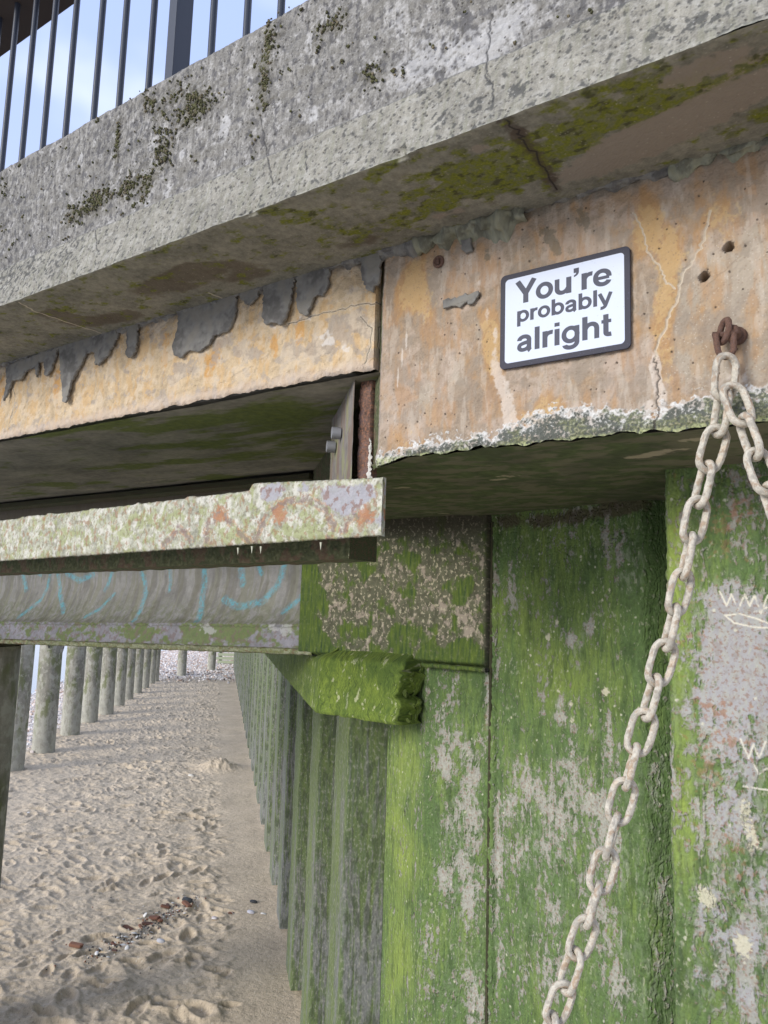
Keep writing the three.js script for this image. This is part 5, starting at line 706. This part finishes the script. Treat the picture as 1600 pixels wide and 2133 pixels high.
// ---- far groyne boards by the end of the quay wall
{
  const o = thing('timber_groyne', 'low stack of pale green boards beside the far end of the quay wall', 'groyne', [0, 0, 0]);
  const [x, z] = [-28.495,-27.227]; o.position.set(x, beachY(x, z), z); o.rotation.y = 0.62;
  const m = plain(0.36, 0.40, 0.27, 0.9); for (let k = 0; k < 5; k++) part('board', box(1.5, 0.14, 0.10, rr(-0.04, 0.04), 0.12 + k * 0.19, 0, 0.01), m, o); for (const px of [-0.6, 0.6]) part('post', box(0.14, 1.1, 0.14, px, 0.45, -0.13, 0.01), plain(0.2, 0.22, 0.15, 0.9), o);
}

// ---- railing on the deck
{
  const o = thing('railing', 'dark blue-black metal railing with round bars and one flat post, on the deck edge', 'railing', [0, 4.5, 0.2]);
  const bar = new THREE.CylinderGeometry(0.0105, 0.0105, 0.86, 14).translate(0, 0.43, 0);
  for (const x of [-1.884,5.308, -1.761,5.255, -1.630,5.197, -1.492,5.136, -1.355,5.076, -1.217,5.015, -1.056,4.945, -0.920,4.885, -0.773,4.821, -0.490,4.696, -0.347,4.633, -0.217,4.669, -0.081,4.605, 0.046,4.546, 0.178,4.484].filter((v, i) => i % 2 === 0)) { const m = part('baluster', bar, mNavy, o); m.position.x = x; m.rotation.y = rnd(); }
  for (let k = 0; k < 9; k++) { const m = part('baluster', bar, mNavy, o); m.position.x = -1.885 - 0.139 * k; }
  const [px] = [-0.635,4.760];
  part('post', box(0.036, 0.95, 0.062, px - 0.004, 0.475, 0, 0.002), mNavy, o);
  part('handrail', box(4.2, 0.08, 0.22, -0.9, 0.872, -0.012, 0.006), mTimber, o, { label: 'dark brown timber handrail' });
}

// ---- bricks, stones and shells on the sand
{
  const brick = (k) => roughen(new RoundedBoxGeometry(1, 0.42, 0.6, 3, 0.16), 0.10, 1.8, 20 + k), bricks = [brick(0), brick(1), brick(2)], mB = [plain(0.13, 0.058, 0.037, 0.9), plain(0.09, 0.047, 0.036, 0.9), plain(0.18, 0.085, 0.052, 0.9)];
  const spots = [[-5.324,-3.981],[-5.347,-4.027],[-5.192,-4.141],[-5.145,-3.694],[-5.138,-3.602],[-5.098,-3.720],[-5.199,-3.444],[-5.121,-3.445],[-5.124,-3.518],[-4.936,-3.080],[-4.841,-3.022],[-4.709,-4.291]], size = [0.085, 0.06, 0.12, 0.10, 0.08, 0.09, 0.14, 0.07, 0.06, 0.06, 0.05, 0.05];
  const bl = ['second brick fragment from the upper end of the rubble line, its right half', 'small brick fragment topmost in the rubble line, left of the dark flat stone', 'brick fragment just below the dark flat stone at the upper end of the rubble', 'flat brick fragment in the middle of the rubble line, between two others', 'brick fragment in the middle of the rubble line, leftmost of three', 'brick fragment in the middle of the rubble line, rightmost of three', 'largest brick fragment of the rubble line, left of its middle', 'small brick fragment touching the largest one on its right', 'small brick fragment right of the largest one, second from it', 'small brick fragment near the lower end of the rubble line, upper of two', 'smallest brick fragment at the lower end of the rubble line', 'small brick fragment lying apart right of the rubble line'];
  spots.forEach(([x, z], i) => { const m = solo('brick_fragment', bricks[i % 3], mB[i % 3], bl[i], 'brick', 'brick fragments in the rubble line'); const s = size[i] * 1.15; m.scale.set(s, s * 0.55, s * 0.7); m.position.set(x, beachY(x, z) + s * 0.13, z); m.rotation.set(rr(-0.2, 0.2), rr(-0.5, 0.9), rr(-0.2, 0.2)); });
  { const [x, z] = [-5.141,-2.843], m = solo('brick_fragment', bricks[0], mB[2], 'lone orange-red brick fragment on the sand, left of the rubble line', 'brick'); m.scale.set(0.13, 0.07, 0.085); m.position.set(x, beachY(x, z) + 0.02, z); m.rotation.y = 0.3; }
  const stone = roughen(new THREE.IcosahedronGeometry(0.5, 3), 0.12, 1.6, 9);
  [[-4.719,-4.622, 0.07, 'small black stone on the smooth sand near the quay wall'], [-5.245,-4.193, 0.10, 'dark flat stone at the upper end of the rubble line'], [-4.825,-4.244, 0.07, 'dark stone right of the rubble line']].forEach(([x, z, s, l]) => { const m = solo('dark_stone', stone, plain(0.028, 0.03, 0.032, 0.7), l, 'stone'); m.scale.set(s * 1.3, s * 0.45, s * 0.8); m.position.set(x, beachY(x, z) + s * 0.1, z); });
  [[-4.545,-4.405, 0.07, 0.45, 0.45, 0.5, 'grey flat pebble on the smooth sand by the quay wall'], [-4.698,-4.062, 0.055, 0.50, 0.45, 0.45, 'pinkish pebble right of the rubble line'], [-9.722,-8.150, 0.10, 0.6, 0.57, 0.5, 'pale stone lying before the small sand heap'], [-4.677,-3.392, 0.07, 0.48, 0.48, 0.5, 'grey pebble below the rubble line']].forEach(([x, z, s, r, g, b, l]) => { const m = solo('pale_pebble', stone, plain(r, g, b, 0.8), l, 'pebble'); m.scale.set(s * 1.2, s * 0.5, s * 0.8); m.position.set(x, beachY(x, z) + s * 0.12, z); });
  // shells: shallow caps
  const sh = new THREE.SphereGeometry(0.5, 12, 6, 0, 6.283, 0, 1.4).scale(1.2, 0.45, 0.75), mS = new THREE.MeshStandardMaterial({ color: new THREE.Color().setRGB(0.66, 0.65, 0.62), roughness: 0.5, side: THREE.DoubleSide });
  for (const [x, z] of [[-5.345,-4.080],[-5.243,-3.941],[-5.172,-3.805],[-5.171,-4.014],[-5.060,-4.000],[-5.245,-3.800],[-5.264,-3.676],[-5.252,-3.593],[-5.032,-3.377],[-5.034,-3.286],[-5.036,-3.197],[-4.980,-3.111],[-4.949,-2.960],[-4.903,-2.917],[-4.909,-3.272],[-5.009,-3.549],[-4.980,-3.360],[-4.901,-3.164],[-4.418,-4.454],[-4.681,-4.293],[-4.693,-4.052],[-5.050,-3.872],[-5.115,-3.785],[-5.229,-3.419],[-9.531,-4.975],[-4.855,-2.852],[-4.745,-2.889],[-4.808,-3.129]]) { const m = solo('sea_shell', sh, mS, 'small white shell on the sand around the rubble line', 'shell', 'white shells scattered on the sand'); const s = rr(0.028, 0.055); m.scale.setScalar(s); m.position.set(x, beachY(x, z) + s * 0.05, z); m.rotation.set(rr(-0.6, 0.6), rr(0, 6), rr(-0.5, 0.5)); }
  // small rubble between them
  const n = 420, g = roughen(new THREE.IcosahedronGeometry(0.5, 1), 0.15, 1.5, 2), im = new THREE.InstancedMesh(g, plain(1, 1, 1, 0.9), n), M4 = new THREE.Matrix4(), Q = new THREE.Quaternion(), E = new THREE.Euler(), c = new THREE.Color(), A = [-5.219,-4.192], Bq = [-4.914,-2.935];
  for (let k = 0; k < n; k++) { const t = rr(-0.15, 1.15), w = (rnd() + rnd() + rnd() - 1.5) * 0.22, x = mix(A[0], Bq[0], t) + w * 0.8 + (rnd() < 0.1 ? rr(-0.8, 0.8) : 0), z = mix(A[1], Bq[1], t) + w * 0.5 + (rnd() < 0.1 ? rr(-0.6, 0.6) : 0), s = rr(0.007, 0.024); M4.compose(new THREE.Vector3(x, beachY(x, z) + s * 0.15, z), Q.setFromEuler(E.set(rr(0, 6), rr(0, 6), rr(0, 6))), new THREE.Vector3(s, s * 0.6, s)); im.setMatrixAt(k, M4); const v = rnd(); v < 0.35 ? c.setRGB(0.05, 0.05, 0.055) : v < 0.6 ? c.setRGB(0.22, 0.10, 0.06) : v < 0.8 ? c.setRGB(0.35, 0.32, 0.28) : c.setRGB(0.6, 0.58, 0.54); im.setColorAt(k, c); }
  im.name = 'fine_rubble'; im.castShadow = im.receiveShadow = true; im.userData = { kind: 'stuff', label: 'fine dark and red rubble strewn in a line on the sand' }; scene.add(im);
}
renderer.render(scene, camera);
